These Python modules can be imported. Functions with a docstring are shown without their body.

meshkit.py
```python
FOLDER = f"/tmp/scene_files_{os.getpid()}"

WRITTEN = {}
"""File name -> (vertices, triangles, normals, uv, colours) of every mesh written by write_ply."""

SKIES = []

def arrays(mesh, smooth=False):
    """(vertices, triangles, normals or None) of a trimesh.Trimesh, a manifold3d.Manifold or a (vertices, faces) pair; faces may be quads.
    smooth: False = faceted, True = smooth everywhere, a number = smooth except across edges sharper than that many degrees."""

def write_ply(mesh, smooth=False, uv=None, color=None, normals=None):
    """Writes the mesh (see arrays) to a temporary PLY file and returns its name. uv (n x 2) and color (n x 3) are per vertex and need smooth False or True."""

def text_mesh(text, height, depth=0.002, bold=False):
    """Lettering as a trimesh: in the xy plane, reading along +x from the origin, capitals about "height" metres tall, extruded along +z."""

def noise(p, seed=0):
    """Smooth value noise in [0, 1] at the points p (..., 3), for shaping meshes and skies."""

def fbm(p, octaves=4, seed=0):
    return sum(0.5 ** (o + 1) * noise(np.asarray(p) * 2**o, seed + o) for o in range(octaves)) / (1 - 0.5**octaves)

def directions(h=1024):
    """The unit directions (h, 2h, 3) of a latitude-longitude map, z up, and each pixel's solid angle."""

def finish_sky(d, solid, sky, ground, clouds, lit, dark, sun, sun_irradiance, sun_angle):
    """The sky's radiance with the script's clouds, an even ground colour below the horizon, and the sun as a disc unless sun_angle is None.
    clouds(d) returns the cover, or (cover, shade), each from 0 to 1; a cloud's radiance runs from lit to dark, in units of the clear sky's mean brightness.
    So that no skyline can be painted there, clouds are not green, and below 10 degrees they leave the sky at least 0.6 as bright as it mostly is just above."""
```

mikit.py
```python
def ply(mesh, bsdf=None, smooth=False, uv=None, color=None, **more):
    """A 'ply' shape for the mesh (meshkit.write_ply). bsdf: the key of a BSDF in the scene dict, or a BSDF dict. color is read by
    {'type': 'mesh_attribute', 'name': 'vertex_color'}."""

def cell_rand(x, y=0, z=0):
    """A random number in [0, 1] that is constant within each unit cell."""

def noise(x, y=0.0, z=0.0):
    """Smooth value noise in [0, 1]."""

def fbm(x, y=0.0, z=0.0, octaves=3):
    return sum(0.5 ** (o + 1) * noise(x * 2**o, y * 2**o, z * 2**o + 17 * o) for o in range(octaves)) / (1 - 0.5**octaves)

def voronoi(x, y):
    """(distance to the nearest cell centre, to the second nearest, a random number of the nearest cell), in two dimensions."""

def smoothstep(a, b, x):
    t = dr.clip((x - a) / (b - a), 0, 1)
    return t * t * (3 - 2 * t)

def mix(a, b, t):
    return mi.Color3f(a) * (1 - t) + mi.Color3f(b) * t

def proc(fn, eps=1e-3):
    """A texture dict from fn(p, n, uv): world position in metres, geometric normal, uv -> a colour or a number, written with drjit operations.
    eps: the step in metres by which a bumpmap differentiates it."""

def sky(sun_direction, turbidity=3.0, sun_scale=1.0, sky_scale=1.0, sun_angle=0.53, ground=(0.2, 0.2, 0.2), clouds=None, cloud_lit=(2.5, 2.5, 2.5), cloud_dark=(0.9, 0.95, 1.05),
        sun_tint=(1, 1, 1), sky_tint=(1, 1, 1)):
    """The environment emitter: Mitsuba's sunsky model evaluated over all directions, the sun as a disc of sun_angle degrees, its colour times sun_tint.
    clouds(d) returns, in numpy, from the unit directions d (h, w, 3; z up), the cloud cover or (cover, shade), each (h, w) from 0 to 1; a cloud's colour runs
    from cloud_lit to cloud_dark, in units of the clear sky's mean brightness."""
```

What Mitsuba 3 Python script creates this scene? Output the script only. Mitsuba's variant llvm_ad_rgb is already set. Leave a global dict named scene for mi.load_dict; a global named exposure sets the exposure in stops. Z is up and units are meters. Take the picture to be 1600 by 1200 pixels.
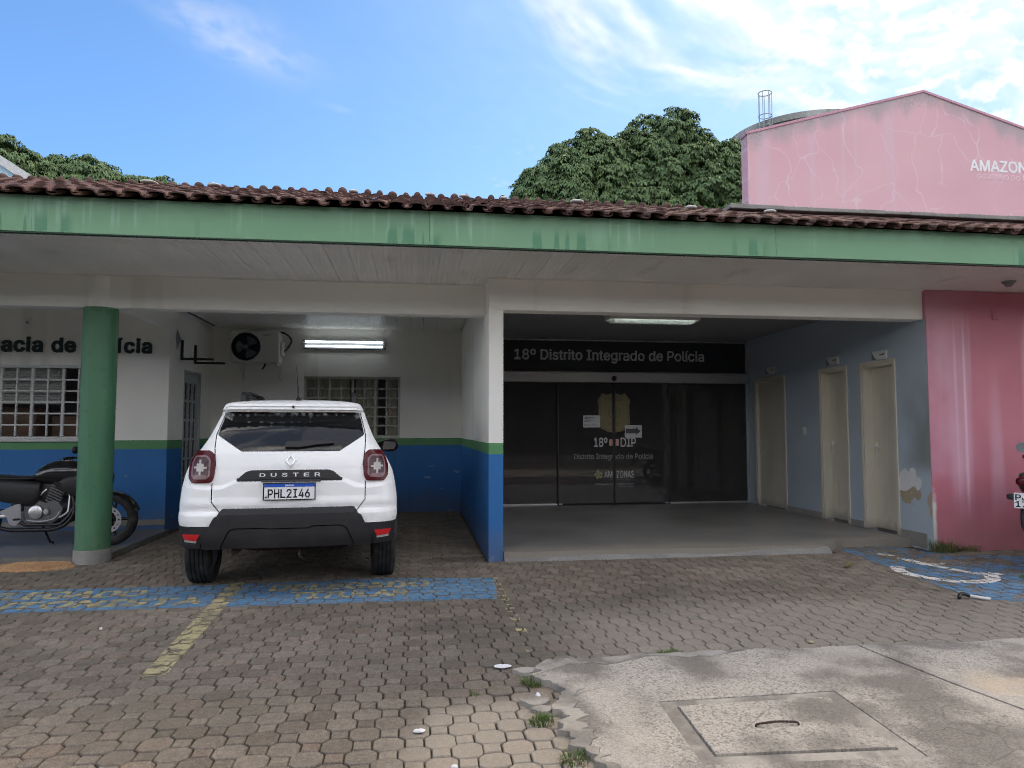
import math, numpy as np, trimesh, mitsuba as mi, mikit, meshkit, drjit as dr
import manifold3d as m3
from shapely.geometry import Polygon, Point, LineString, box as sbox, MultiPolygon
from shapely import union_all, affinity
from scipy.spatial import Delaunay
from scipy.interpolate import PchipInterpolator
from mikit import noise, fbm, cell_rand, smoothstep, mix, voronoi, proc, ply

T = mi.ScalarTransform4f
scene, labels = {'type': 'scene'}, {}

# ---------------------------------------------------------------- camera, sky, exposure
CAM = np.array([0, 0, 1.32]); YAW, PITCH = math.radians(7.7), math.radians(3.66)
FWD = np.array([math.sin(YAW) * math.cos(PITCH), math.cos(YAW) * math.cos(PITCH), math.sin(PITCH)])
scene['camera'] = {'type': 'perspective', 'fov': math.degrees(2 * math.atan(800 / 1109.)), 'fov_axis': 'x', 'near_clip': 0.05, 'far_clip': 2000.0,
                   'to_world': T().look_at(origin=CAM.tolist(), target=(CAM + FWD).tolist(), up=[0, 0, 1])}
exposure = 4.85
SUN_AZ, SUN_EL = math.radians(34), math.radians(50)
SUN = [math.sin(SUN_AZ) * math.cos(SUN_EL), math.cos(SUN_AZ) * math.cos(SUN_EL), math.sin(SUN_EL)]


def clouds(d):
    az = np.degrees(np.arctan2(d[..., 0], d[..., 1])); el = np.degrees(np.arcsin(np.clip(d[..., 2], -1, 1)))
    k = 1 / np.maximum(d[..., 2] + 0.12, 0.05)
    q = np.stack([d[..., 0] * k, d[..., 1] * k, 0 * k], -1)                       # flat cloud layer
    rot = np.stack([q[..., 0] * 0.8 + q[..., 1] * 0.6, -q[..., 0] * 0.6 + q[..., 1] * 0.8, q[..., 2]], -1)
    warp = meshkit.fbm(q * 1.7, 3, 5)[..., None] - 0.5
    fib = meshkit.fbm((rot + warp * 0.45) * np.array([2.4, 9.0, 1]), 5, 11)       # cirrus fibres
    puff = meshkit.fbm((rot + warp * 0.2) * np.array([22, 36, 1]), 4, 31)           # small puffs
    big = meshkit.fbm(q * 0.9 + 3.7, 3, 2)
    side = 1 / (1 + np.exp(-(az - 16 + (el - 27) * 2.0) / 5.5))
    back = np.clip((np.abs(az) - 75) / 30, 0, 1)                                  # brighter broken cloud added behind the viewer to lift the facade's shade
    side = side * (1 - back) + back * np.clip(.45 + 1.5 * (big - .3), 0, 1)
    wisp = np.exp(-((az + 14.5 + (el - 28) * 1.6) / 4.2) ** 2 - ((el - 28.6) / 2.1) ** 2)
    tiny = np.exp(-((az - 13) / 9) ** 2 - ((el - 20) / 2.2) ** 2)
    cover = np.clip((fib - 0.51 + 0.24 * side + 0.10 * (big - .5) - 0.28 * (1 - side)) * 2.3, 0, 1) * (0.35 + 0.65 * side)
    fine = meshkit.fbm((rot + warp * .7) * np.array([7, 24, 1]), 5, 47)
    cover = cover * (.45 + 1.1 * np.clip((fine - .25) * 2, 0, 1))
    right = np.clip((az - 22) / 12, 0, 1) * (1 - back)
    cover = cover * (1 - .45 * right) + .85 * right * np.clip((puff - 0.47) * 5.5, 0, 1)
    cover = cover + wisp * np.clip((fib - 0.28) * 2.4, 0, 1) * 0.75 * np.clip((puff - .2) * 2.5, .25, 1)
    cover = cover + tiny * np.clip((puff - 0.64) * 5, 0, 1) * 0.5
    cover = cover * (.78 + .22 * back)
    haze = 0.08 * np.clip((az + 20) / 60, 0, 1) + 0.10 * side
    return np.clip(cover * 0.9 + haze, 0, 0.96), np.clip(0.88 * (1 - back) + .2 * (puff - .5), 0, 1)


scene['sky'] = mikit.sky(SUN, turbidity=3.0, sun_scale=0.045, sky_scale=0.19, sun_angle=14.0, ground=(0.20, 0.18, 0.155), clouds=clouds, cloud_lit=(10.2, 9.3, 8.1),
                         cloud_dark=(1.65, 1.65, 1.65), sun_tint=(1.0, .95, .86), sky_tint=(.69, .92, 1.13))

# ---------------------------------------------------------------- helpers
rng = np.random.default_rng(7)
used = set()


def key_for(key):
    k, n = key, 0
    while k in used:
        n += 1
        k = f'{key}_{n:03d}'
    used.add(k)
    return k


def thing(name, label, category, group=None, kind=None):
    k = key_for(name)
    labels[k] = {'label': label}
    if category: labels[k]['category'] = category
    if group: labels[k]['group'] = group
    if kind: labels[k]['kind'] = kind
    return k


def add(key, mesh, mat, smooth=False, label=None, kind=None, tw=None, **kw):
    d = ply(mesh, mat, smooth, **kw)
    if tw is not None: d['to_world'] = T(tw.tolist())
    scene[key] = d
    if label or kind:
        labels.setdefault(key, {})
        if label: labels[key]['label'] = label
        if kind: labels[key]['kind'] = kind
    return key


def part(parent, name, mesh, mat, smooth=False, label=None, kind=None, **kw):
    k = key_for(parent + '__' + name)
    return add(k, mesh, mat, smooth, label, kind, **kw)


def cat(ms): return trimesh.util.concatenate(ms)


def box(x0, x1, y0, y1, z0, z1, c=0.0):
    """A box, its edges chamfered by c."""
    if c <= 0:
        return trimesh.creation.box(bounds=[[x0, y0, z0], [x1, y1, z1]])
    pts = []
    for sx, X in ((1, x0), (-1, x1)):
        for sy, Y in ((1, y0), (-1, y1)):
            for sz, Z in ((1, z0), (-1, z1)):
                pts += [[X + sx * c, Y + sy * c, Z], [X + sx * c, Y, Z + sz * c], [X, Y + sy * c, Z + sz * c]]
    return trimesh.convex.convex_hull(np.array(pts))


def diff(a, bs):
    return trimesh.boolean.difference([a] + list(bs), engine='manifold')


def tube(pts, r, sides=8, closed=False):
    p = np.asarray(pts, float); n = len(p); r = np.broadcast_to(np.asarray(r, float), (n,))
    t = np.roll(p, -1, 0) - np.roll(p, 1, 0) if closed else np.gradient(p, axis=0)
    t /= np.linalg.norm(t, axis=1, keepdims=True) + 1e-12
    a = np.cross(t, [0, 0, 1.0]); bad = np.linalg.norm(a, axis=1) < .15
    a[bad] = np.cross(t[bad], [1.0, 0.2, 0]); a /= np.linalg.norm(a, axis=1, keepdims=True)
    for i in range(1, n):                                   # keep the frame from flipping
        q = a[i - 1] - t[i] * (a[i - 1] @ t[i])
        if np.linalg.norm(q) > 1e-6: a[i] = q / np.linalg.norm(q)
    b = np.cross(t, a); g = np.arange(sides) * 2 * np.pi / sides
    v = p[:, None] + r[:, None, None] * (np.cos(g)[None, :, None] * a[:, None] + np.sin(g)[None, :, None] * b[:, None])
    m = n if closed else n - 1
    f = []
    for i in range(m):
        k = (i + 1) % n
        for j in range(sides):
            l = (j + 1) % sides
            f += [[i * sides + j, k * sides + j, k * sides + l], [i * sides + j, k * sides + l, i * sides + l]]
    v = v.reshape(-1, 3)
    if not closed:
        for e, rev in ((0, False), (n - 1, True)):
            c = len(v); v = np.vstack([v, p[e]])
            for j in range(sides):
                l = (j + 1) % sides
                f.append([c, e * sides + l, e * sides + j] if rev else [c, e * sides + j, e * sides + l])
    m = trimesh.Trimesh(v, f, process=False)
    m.fix_normals()
    return m


def curve(pts, n=16):
    p = np.asarray(pts, float); s = np.r_[0, np.cumsum(np.linalg.norm(np.diff(p, axis=0), axis=1))]
    return PchipInterpolator(s, p)(np.linspace(0, s[-1], n))


def lathe(profile, axis='z', n=32, at=(0, 0, 0)):
    m = trimesh.creation.revolve(np.asarray(profile, float), sections=n)
    if axis == 'x': m.apply_transform(trimesh.transformations.rotation_matrix(np.pi / 2, [0, 1, 0]))
    if axis == 'y': m.apply_transform(trimesh.transformations.rotation_matrix(-np.pi / 2, [1, 0, 0]))
    m.apply_translation(at)
    return m


def loft(rings, cap=True):
    """Rings (n, k, 3) of equal size joined into a closed mesh."""
    r = np.asarray(rings, float); n, k = r.shape[:2]; v = r.reshape(-1, 3); f = []
    i, j = np.meshgrid(np.arange(n - 1), np.arange(k), indexing='ij'); l = (j + 1) % k
    q = np.stack([i * k + j, i * k + l, (i + 1) * k + l, (i + 1) * k + j], -1).reshape(-1, 4)
    f = np.vstack([q[:, [0, 1, 2]], q[:, [0, 2, 3]]])
    if cap:
        c0, c1 = len(v), len(v) + 1
        v = np.vstack([v, r[0].mean(0), r[-1].mean(0)]); j = np.arange(k); l = (j + 1) % k
        f = np.vstack([f, np.stack([np.full(k, c0), l, j], -1), np.stack([np.full(k, c1), (n - 1) * k + j, (n - 1) * k + l], -1)])
    m = trimesh.Trimesh(v, f, process=False)
    m.fix_normals()
    return m


def blob(st, k=20, e=2.6):
    """A rounded body along x: stations (x, z_low, z_high, half width)."""
    st = np.asarray(st, float); s = np.linspace(0, 1, len(st)); it = PchipInterpolator(s, st)(np.linspace(0, 1, 4 * len(st)))
    g = np.arange(k) * 2 * np.pi / k
    cx, cy = np.sign(np.cos(g)) * np.abs(np.cos(g)) ** (2 / e), np.sign(np.sin(g)) * np.abs(np.sin(g)) ** (2 / e)
    return loft([np.c_[np.full(k, x), w * cx, (a + b) / 2 + (b - a) / 2 * cy] for x, a, b, w in it])


def polys(g):
    return [p for p in getattr(g, 'geoms', [g]) if p.geom_type == 'Polygon' and p.area > 1e-6]


def extrude(poly, h):
    return cat([trimesh.creation.extrude_polygon(p, h, engine='earcut') for p in polys(poly)])


def to_xz(mesh, y):
    """From the xy plane to a wall that faces -y: x, y, z -> X, Z, towards the viewer."""
    v = mesh.vertices
    return trimesh.Trimesh(np.c_[v[:, 0], y - v[:, 2], v[:, 1]], mesh.faces, process=False)


def prism_yz(poly, x0, x1):
    """A polygon in (y, z) extruded along x."""
    m = extrude(poly, x1 - x0); v = m.vertices
    return trimesh.Trimesh(np.c_[v[:, 2] + x0, v[:, 0], v[:, 1]], m.faces, process=False)


def prism_xz(poly, y0, y1):
    m = extrude(poly, y1 - y0); v = m.vertices
    return trimesh.Trimesh(np.c_[v[:, 0], y1 - v[:, 2], v[:, 1]], m.faces, process=False)


def fit_text(text, x0, x1, z0, height, bold=False, depth=.002, heavy=0.0):
    """Lettering between x0 and x1 in the xy plane, on the base line z0."""
    m = meshkit.text_mesh(text, height, depth, bold)
    b = m.bounds
    m.apply_translation([-b[0][0], 0, 0]); m.apply_scale([(x1 - x0) / (b[1][0] - b[0][0]), 1, 1]); m.apply_translation([x0, z0, 0])
    return m


def text_shape(text, h, bold=True):
    m = meshkit.text_mesh(text, h, 0.01, bold)
    t = m.triangles[(m.triangles[:, :, 2] > 0.009).all(1)]
    return union_all([Polygon(x[:, :2]).buffer(1e-5) for x in t])


def smooth_noise2(x, y, s, seed):
    x, y = np.broadcast_arrays(np.asarray(x, float), np.asarray(y, float))
    return meshkit.noise(np.stack([x * s, y * s, 0 * x], -1), seed) - 0.5


# ---------------------------------------------------------------- materials
def rgb(c): return {'type': 'rgb', 'value': list(c)}


def mat(name, color, rough=0.6, spec=0.4, metal=0.0, coat=0.0, bump=None, twosided=True, **kw):
    base = color if isinstance(color, dict) else rgb(color)
    b = {'type': 'principled', 'base_color': base, 'roughness': rough, 'specular': spec}
    if metal: b['metallic'] = metal
    if coat: b['clearcoat'] = coat; b['clearcoat_gloss'] = 0.95
    b.update(kw)
    if bump: b = {'type': 'bumpmap', 'tex': proc(bump[0], bump[2] if len(bump) > 2 else 2e-3), 'scale': bump[1], 'bsdf': b}
    scene[name] = {'type': 'twosided', 'bsdf': b} if twosided else b
    return name


C = mi.Color3f
LAT = 0.108; SQ = 0.080     # paver lattice step, side of the small square


def plaster_dirt(p, c, k=1.0):
    """Wear of painted plaster: blotches, faint runs, splash dirt above the ground."""
    b = fbm(p.x * 1.3 + p.y * 1.1, p.z * 1.3, p.y * .7, 4)
    c = c * (0.90 + 0.2 * b)
    runs = noise(p.x * 16 + p.y * 16, p.z * .6) * noise(p.x * 3 + p.y * 3, p.z * .9)
    c = mix(c, c * C(.78, .76, .70), smoothstep(.35, .75, runs) * .5 * k)
    low = smoothstep(.45, 0.05, p.z + .25 * (noise(p.x * 5, p.y * 5, p.z * 4) - .5))
    return mix(c, C(.15, .13, .105), low * .40 * k)


def f_wall(p, n, uv):
    wob = (noise(p.x * 7 + p.y * 7, 1.0) - .5) * .006
    z = p.z + wob
    c = mix(C(.028, .150, .40), C(.10, .27, .115), smoothstep(1.063, 1.069, z))
    c = mix(c, C(.82, .805, .75), smoothstep(1.177, 1.183, z))
    scuff = smoothstep(.70, .78, fbm(p.x * 9 + 4, p.y * 9, p.z * 11, 4)) * .35
    c = mix(c, C(.5, .5, .48), scuff * smoothstep(.9, .5, p.z))
    return plaster_dirt(p, c)


def f_white(p, n, uv): return plaster_dirt(p, C(.82, .805, .745))


def f_bump(p, n, uv): return fbm(p.x * 40, p.y * 40, p.z * 40, 3)


def f_fascia(p, n, uv):
    c = mix(C(.150, .305, .165), C(.195, .36, .215), fbm(p.x * .8, p.z * 1.5, 0, 3))
    top = smoothstep(3.0, 3.15, p.z)
    pale = smoothstep(.48, .80, noise(p.x * 42, p.z * 1.2)) * smoothstep(.35, .65, noise(p.x * 2.2 + 9, 0))
    c = mix(c, C(.34, .52, .40), pale * .40 * smoothstep(2.86, 3.0, p.z))
    # dark runs that widen downwards, stopping short of the lower edge
    w = noise(p.x * 21 + 5, 0.0)
    run = smoothstep(.54, .60, w - (p.z - 2.9) * .6) * smoothstep(.50, .62, noise(p.x * 1.7 + 40, 0)) * smoothstep(2.876, 2.886, p.z + .02 * noise(p.x * 60, 2)) * smoothstep(3.07, 2.95, p.z)
    c = mix(c, C(.065, .215, .115), run * .75)
    grime = fbm(p.x * 12, p.z * 5, 3.0, 3)
    return mix(c, C(.10, .17, .12), top * (.25 + .4 * grime))


def f_column(p, n, uv):
    c = C(.070, .195, .100) * (.85 + .3 * fbm(p.x * 6, p.y * 6, p.z * 2.5, 4))
    chip = smoothstep(.73, .76, fbm(p.x * 22, p.y * 22, p.z * 12, 3))
    c = mix(c, C(.06, .15, .08), chip * .7)
    return mix(c, C(.17, .20, .15), smoothstep(.62, .2, p.z) * .35 * fbm(p.x * 15, p.y * 15, p.z * 9, 3))


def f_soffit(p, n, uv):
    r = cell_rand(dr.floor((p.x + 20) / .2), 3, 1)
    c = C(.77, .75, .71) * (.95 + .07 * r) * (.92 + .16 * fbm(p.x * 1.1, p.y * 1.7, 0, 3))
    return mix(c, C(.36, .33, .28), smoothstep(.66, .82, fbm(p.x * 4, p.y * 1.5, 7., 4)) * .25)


def f_pink(p, n, uv):
    c = mix(C(.42, .125, .165), C(.54, .20, .25), fbm(p.x * 2.2, p.z * 1.6, 0, 3))
    wash = smoothstep(.40, .66, noise(p.x * 4.6 + 2.3, p.z * .22)) * smoothstep(.5, 1.3, p.z + .8 * noise(p.x * 3, 1)) * smoothstep(2.75, 2.1, p.z)
    fine = smoothstep(.45, .9, noise(p.x * 26, p.z * .35))
    c = mix(c, C(.70, .48, .57), wash * (.32 + .50 * fine))
    left = smoothstep(6.35, 5.7, p.x) * smoothstep(.55, .9, p.z + .4 * (noise(p.x * 4, p.z * 4) - .5))
    c = mix(c, C(.68, .42, .52), left * .55 * fbm(p.x * 3, p.z * 3, 5., 3))
    edge = smoothstep(.035, .0, p.x - 5.64 - .02 * noise(p.z * 17, 2) - .025 * smoothstep(.62, .8, noise(p.z * 5, 8)))
    c = mix(c, C(.62, .60, .56), edge * smoothstep(.75, .5, p.z + .1 * noise(p.z * 30, 1)))
    return plaster_dirt(p, c, .5)


def f_gable(p, n, uv):
    c = mix(C(.62, .36, .40), C(.70, .45, .48), fbm(p.x * .9, p.z * 1.1, 0, 3))  # base pink lightened to stand in for veiling glare
    wx, wz = fbm(p.x * 2.1, p.z * 2.1, 1., 3) - .5, fbm(p.x * 2.1, p.z * 2.1, 9., 3) - .5
    a1, a2, _ = voronoi(p.x * 2.1 + wx * 1.5 + 3.0, p.z * 1.25 + wz * 1.9 + p.x * .35)
    line = smoothstep(.040, .014, a2 - a1) * smoothstep(.34, .46, fbm(p.x * .8, p.z * .9, 4., 2) + .10)
    c = mix(c, C(.76, .62, .68), line * .42)
    runs = smoothstep(.60, .85, noise(p.x * 11, p.z * .35)) * smoothstep(.3, .6, noise(p.x * 1.1 + 3, 0))
    c = mix(c, C(.66, .52, .58), runs * .30)
    zt = 5.935 - dr.abs(p.x - 6.84) * .285
    grime = smoothstep(.34, .02, zt - p.z + .30 * (fbm(p.x * 7, p.z * 2, 2., 4) - .35))
    c = mix(c, C(.34, .33, .33), grime * .75)
    return mix(c, C(.42, .34, .37), smoothstep(4.30, 4.17, p.z + .08 * fbm(p.x * 9, p.z * 5, 0, 3)) * .5)


def f_blueroom(p, n, uv):
    c = C(.42, .485, .54) * (.9 + .2 * fbm(p.y * 1.4, p.z * 1.4, 0, 3))
    mould = smoothstep(7.75, 7.1, p.y + .45 * (fbm(p.y * 4, p.z * 2.5, 2., 3) - .5)) * smoothstep(.75, 1.0, p.z) * smoothstep(2.1, 1.5, p.z)
    c = mix(c, C(.20, .215, .185), mould * .75)

    def patch(cy, cz, ry, rz, s):
        q = dr.sqrt(dr.square((p.y - cy) / ry) + dr.square((p.z - cz) / rz)) + 1.25 * (fbm(p.y * 11 + s, p.z * 11, s, 5) - .5)
        return smoothstep(1.0, .97, q)
    c = mix(c, C(.40, .33, .235), patch(7.53, .63, .19, .15, 3.))
    c = mix(c, C(.70, .70, .68), patch(7.55, .73, .18, .13, 6.))
    c = mix(c, C(.44, .36, .27), patch(7.12, .52, .12, .16, 1.))
    c = mix(c, C(.66, .65, .62), patch(7.06, .40, .05, .13, 5.))
    return c


def paver_cell(p):
    i, j = dr.floor(p.x / LAT + .5), dr.floor(p.y / LAT + .5)
    dx, dy = p.x / LAT - i, p.y / LAT - j
    odd = dr.abs(i + j - 2 * dr.floor((i + j) * .5)) > .5
    lim = SQ / LAT / 2
    mv = odd & ((dr.abs(dx) > lim) | (dr.abs(dy) > lim))
    ax = dr.abs(dx) > dr.abs(dy)
    i = i + dr.select(mv & ax, dr.sign(dx), 0)
    j = j + dr.select(mv & ~ax, dr.sign(dy), 0)
    return i, j


def f_paver(p, n, uv):
    i, j = paver_cell(p)
    r, r2 = cell_rand(i, j, 3), cell_rand(i, j, 8)
    c = mix(C(.112, .093, .074), C(.190, .164, .133), .15 + .7 * r)
    c = mix(c, C(.20, .15, .115), smoothstep(.86, .9, r2) * .4)
    big = fbm(p.x * .55 + 3, p.y * .55, 0, 4)
    c = c * (.72 + .55 * big)
    sp = noise(p.x * 260, p.y * 260)
    c = c * (.70 + .6 * sp) * (.85 + .3 * noise(p.x * 60, p.y * 60))
    moss = smoothstep(.52, .75, fbm(p.x * 2.4 + 9, p.y * 2.4, 3., 4))
    c = mix(c, C(.10, .095, .07), moss * .34)
    d1 = smoothstep(3.35, 4.15, p.y + .5 * (fbm(p.x * 1.1, p.y * 2, 0, 3) - .5)) * smoothstep(5.5, 4.5, p.y + .9 * (fbm(p.x * .9 + 4, p.y * 2, 5., 3) - .5)) * smoothstep(.6, 1.5, p.x)
    d2 = smoothstep(.62, .30, dr.sqrt(dr.square(p.x - .42) + dr.square((p.y - 2.95) * .8)) + .25 * (fbm(p.x * 5, p.y * 5, 0, 3) - .5))
    c = mix(c, C(.33, .29, .235) * (.8 + .3 * sp), dr.clip(d1 * .55 + d2 * .75, 0, 1))
    oil = smoothstep(.34, .12, dr.sqrt(dr.square(p.x - .2) + dr.square((p.y - 4.9) * 1.2)) + .25 * (fbm(p.x * 6, p.y * 6, 0, 3) - .5))
    stain = smoothstep(.42, .15, dr.sqrt(dr.square((p.x - .42) * .8) + dr.square((p.y - 7.3) * 1.6)) + .3 * (fbm(p.x * 7, p.y * 7, 4., 3) - .5))
    return mix(c, C(.075, .065, .055), dr.clip(oil * .5 + stain * .75, 0, 1))


def f_bed(p, n, uv):
    c = mix(C(.045, .040, .032), C(.085, .073, .056), noise(p.x * 40, p.y * 40))
    c = mix(c, C(.07, .095, .035), smoothstep(.6, .75, fbm(p.x * 3, p.y * 3, 0, 3)) * .6)
    d1 = smoothstep(3.9, 4.4, p.y) * smoothstep(5.4, 4.6, p.y) * smoothstep(.9, 1.6, p.x)
    return mix(c, C(.24, .21, .17), d1 * smoothstep(.40, .6, fbm(p.x * 2, p.y * 2, 4., 3)))


def f_slab(p, n, uv):
    c = mix(C(.19, .172, .148), C(.385, .352, .302), smoothstep(.30, .66, fbm(p.x * 3.2, p.y * 3.2, 0, 5)))
    pit = smoothstep(.48, .74, fbm(p.x * 95, p.y * 95, 2., 3)) * smoothstep(.30, .58, fbm(p.x * 1.6 + 7, p.y * 1.6, 1., 4))
    c = mix(c, C(.14, .13, .115), pit * .66)
    c = c * (.78 + .44 * noise(p.x * 170, p.y * 170))
    w1 = fbm(p.x * 4, p.y * 4, 6., 3) - .5
    k1, k2, _ = voronoi(p.x * 1.1 + w1 * .8 + 5.3, p.y * 1.3 + w1 * .9)
    c = mix(c, C(.10, .092, .08), smoothstep(.016, .004, k2 - k1) * smoothstep(.45, .6, fbm(p.x * 1.3, p.y * 1.3, 8., 2)) * .45)
    rust = smoothstep(.22, .05, dr.sqrt(dr.square(p.x - 2.95) + dr.square(p.y - 3.35)) + .2 * (fbm(p.x * 7, p.y * 7, 0, 3) - .5))
    return mix(c, C(.52, .38, .22), rust * .35)


def f_slab_bump(p, n, uv): return fbm(p.x * 30, p.y * 30, 0, 4) - .6 * smoothstep(.55, .7, fbm(p.x * 52, p.y * 52, 2., 3))


def f_lip(p, n, uv): return mix(C(.19, .175, .152), C(.33, .305, .265), smoothstep(.3, .7, fbm(p.x * 7, p.y * 7, 3., 4))) * (.75 + .3 * fbm(p.x * 6, p.y * 6, 0, 4) + .2 * noise(p.x * 90, p.y * 90))


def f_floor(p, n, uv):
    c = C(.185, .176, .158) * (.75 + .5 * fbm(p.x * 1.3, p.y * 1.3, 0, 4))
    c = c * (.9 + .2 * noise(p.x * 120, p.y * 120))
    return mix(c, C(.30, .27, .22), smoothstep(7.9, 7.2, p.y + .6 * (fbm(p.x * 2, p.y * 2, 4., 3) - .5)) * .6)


def f_concrete(p, n, uv): return C(.27, .262, .245) * (.65 + .6 * fbm(p.x * 4, p.y * 4, p.z * 4, 4)) * (.85 + .3 * noise(p.x * 110, p.y * 110, p.z * 110))


def f_tank(p, n, uv):
    c = mix(C(.30, .31, .29), C(.50, .50, .47), fbm(p.x * .9, p.y * .9, p.z * .8, 4))
    runs = smoothstep(.45, .75, noise(p.x * 5 + p.y * 5, p.z * .4))
    return mix(c, C(.14, .15, .13), runs * .6)


def f_tile(p, n, uv):
    r = cell_rand(dr.floor((p.x + 9.1) / .085), dr.floor(p.y / .36), 2)
    c = mix(C(.080, .046, .041), C(.135, .073, .060), r)
    c = mix(c, C(.075, .052, .046), smoothstep(.42, .70, fbm(p.x * 5, p.y * 3, p.z * 5, 4)) * .75)
    return c * (.8 + .4 * noise(p.x * 70, p.y * 70, p.z * 70))


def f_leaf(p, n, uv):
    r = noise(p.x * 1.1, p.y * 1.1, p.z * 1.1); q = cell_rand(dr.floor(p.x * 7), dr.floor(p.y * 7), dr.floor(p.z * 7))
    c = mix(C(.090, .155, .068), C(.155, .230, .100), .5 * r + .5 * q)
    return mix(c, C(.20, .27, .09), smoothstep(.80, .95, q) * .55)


def f_sand(p, n, uv): return mix(C(.36, .20, .10), C(.47, .29, .16), fbm(p.x * 9, p.y * 9, 0, 3)) * (.7 + .6 * noise(p.x * 200, p.y * 200))


def f_bluepaint(p, n, uv):
    c = mix(C(.055, .15, .275), C(.115, .225, .345), fbm(p.x * 2.5, p.y * 2.5, 0, 4))
    return mix(c, C(.20, .21, .21), smoothstep(.56, .74, fbm(p.x * 17, p.y * 17, 2., 4)) * .7) * (.8 + .4 * noise(p.x * 150, p.y * 150))


def f_yellowpaint(p, n, uv): return mix(C(.36, .315, .18), C(.23, .205, .135), smoothstep(.35, .7, fbm(p.x * 14, p.y * 14, 0, 4))) * (.8 + .4 * noise(p.x * 150, p.y * 150))


def f_whitepaint(p, n, uv): return mix(C(.62, .61, .58), C(.34, .32, .29), smoothstep(.52, .80, fbm(p.x * 12, p.y * 12, 0, 4))) * (.85 + .3 * noise(p.x * 150, p.y * 150))


def f_door(p, n, uv): return C(.60, .56, .455) * (.9 + .2 * fbm(p.y * 3, p.z * .7, 0, 3)) * (.97 + .06 * noise(p.y * 60, p.z * 2)) * (1 - .45 * smoothstep(.32, .10, p.z + .12 * fbm(p.y * 14, p.z * 9, 0, 3)))


def f_carwhite(p, n, uv):
    c = C(.80, .81, .80)
    return mix(c, C(.52, .49, .43), smoothstep(.95, .40, p.z) * (.10 + .30 * smoothstep(.4, .75, fbm(p.x * 9, p.y * 9, p.z * 9, 4))))


def f_cladding(p, n, uv): return mix(C(.014, .014, .016), C(.06, .056, .05), smoothstep(.4, .8, fbm(p.x * 7, p.y * 7, p.z * 9, 4)) * .28 * smoothstep(.7, .4, p.z))


def f_tyre(p, n, uv): return mix(C(.020, .020, .021), C(.085, .078, .068), smoothstep(.35, .8, fbm(p.x * 12, p.y * 12, p.z * 12, 3)) * .5)


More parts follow.
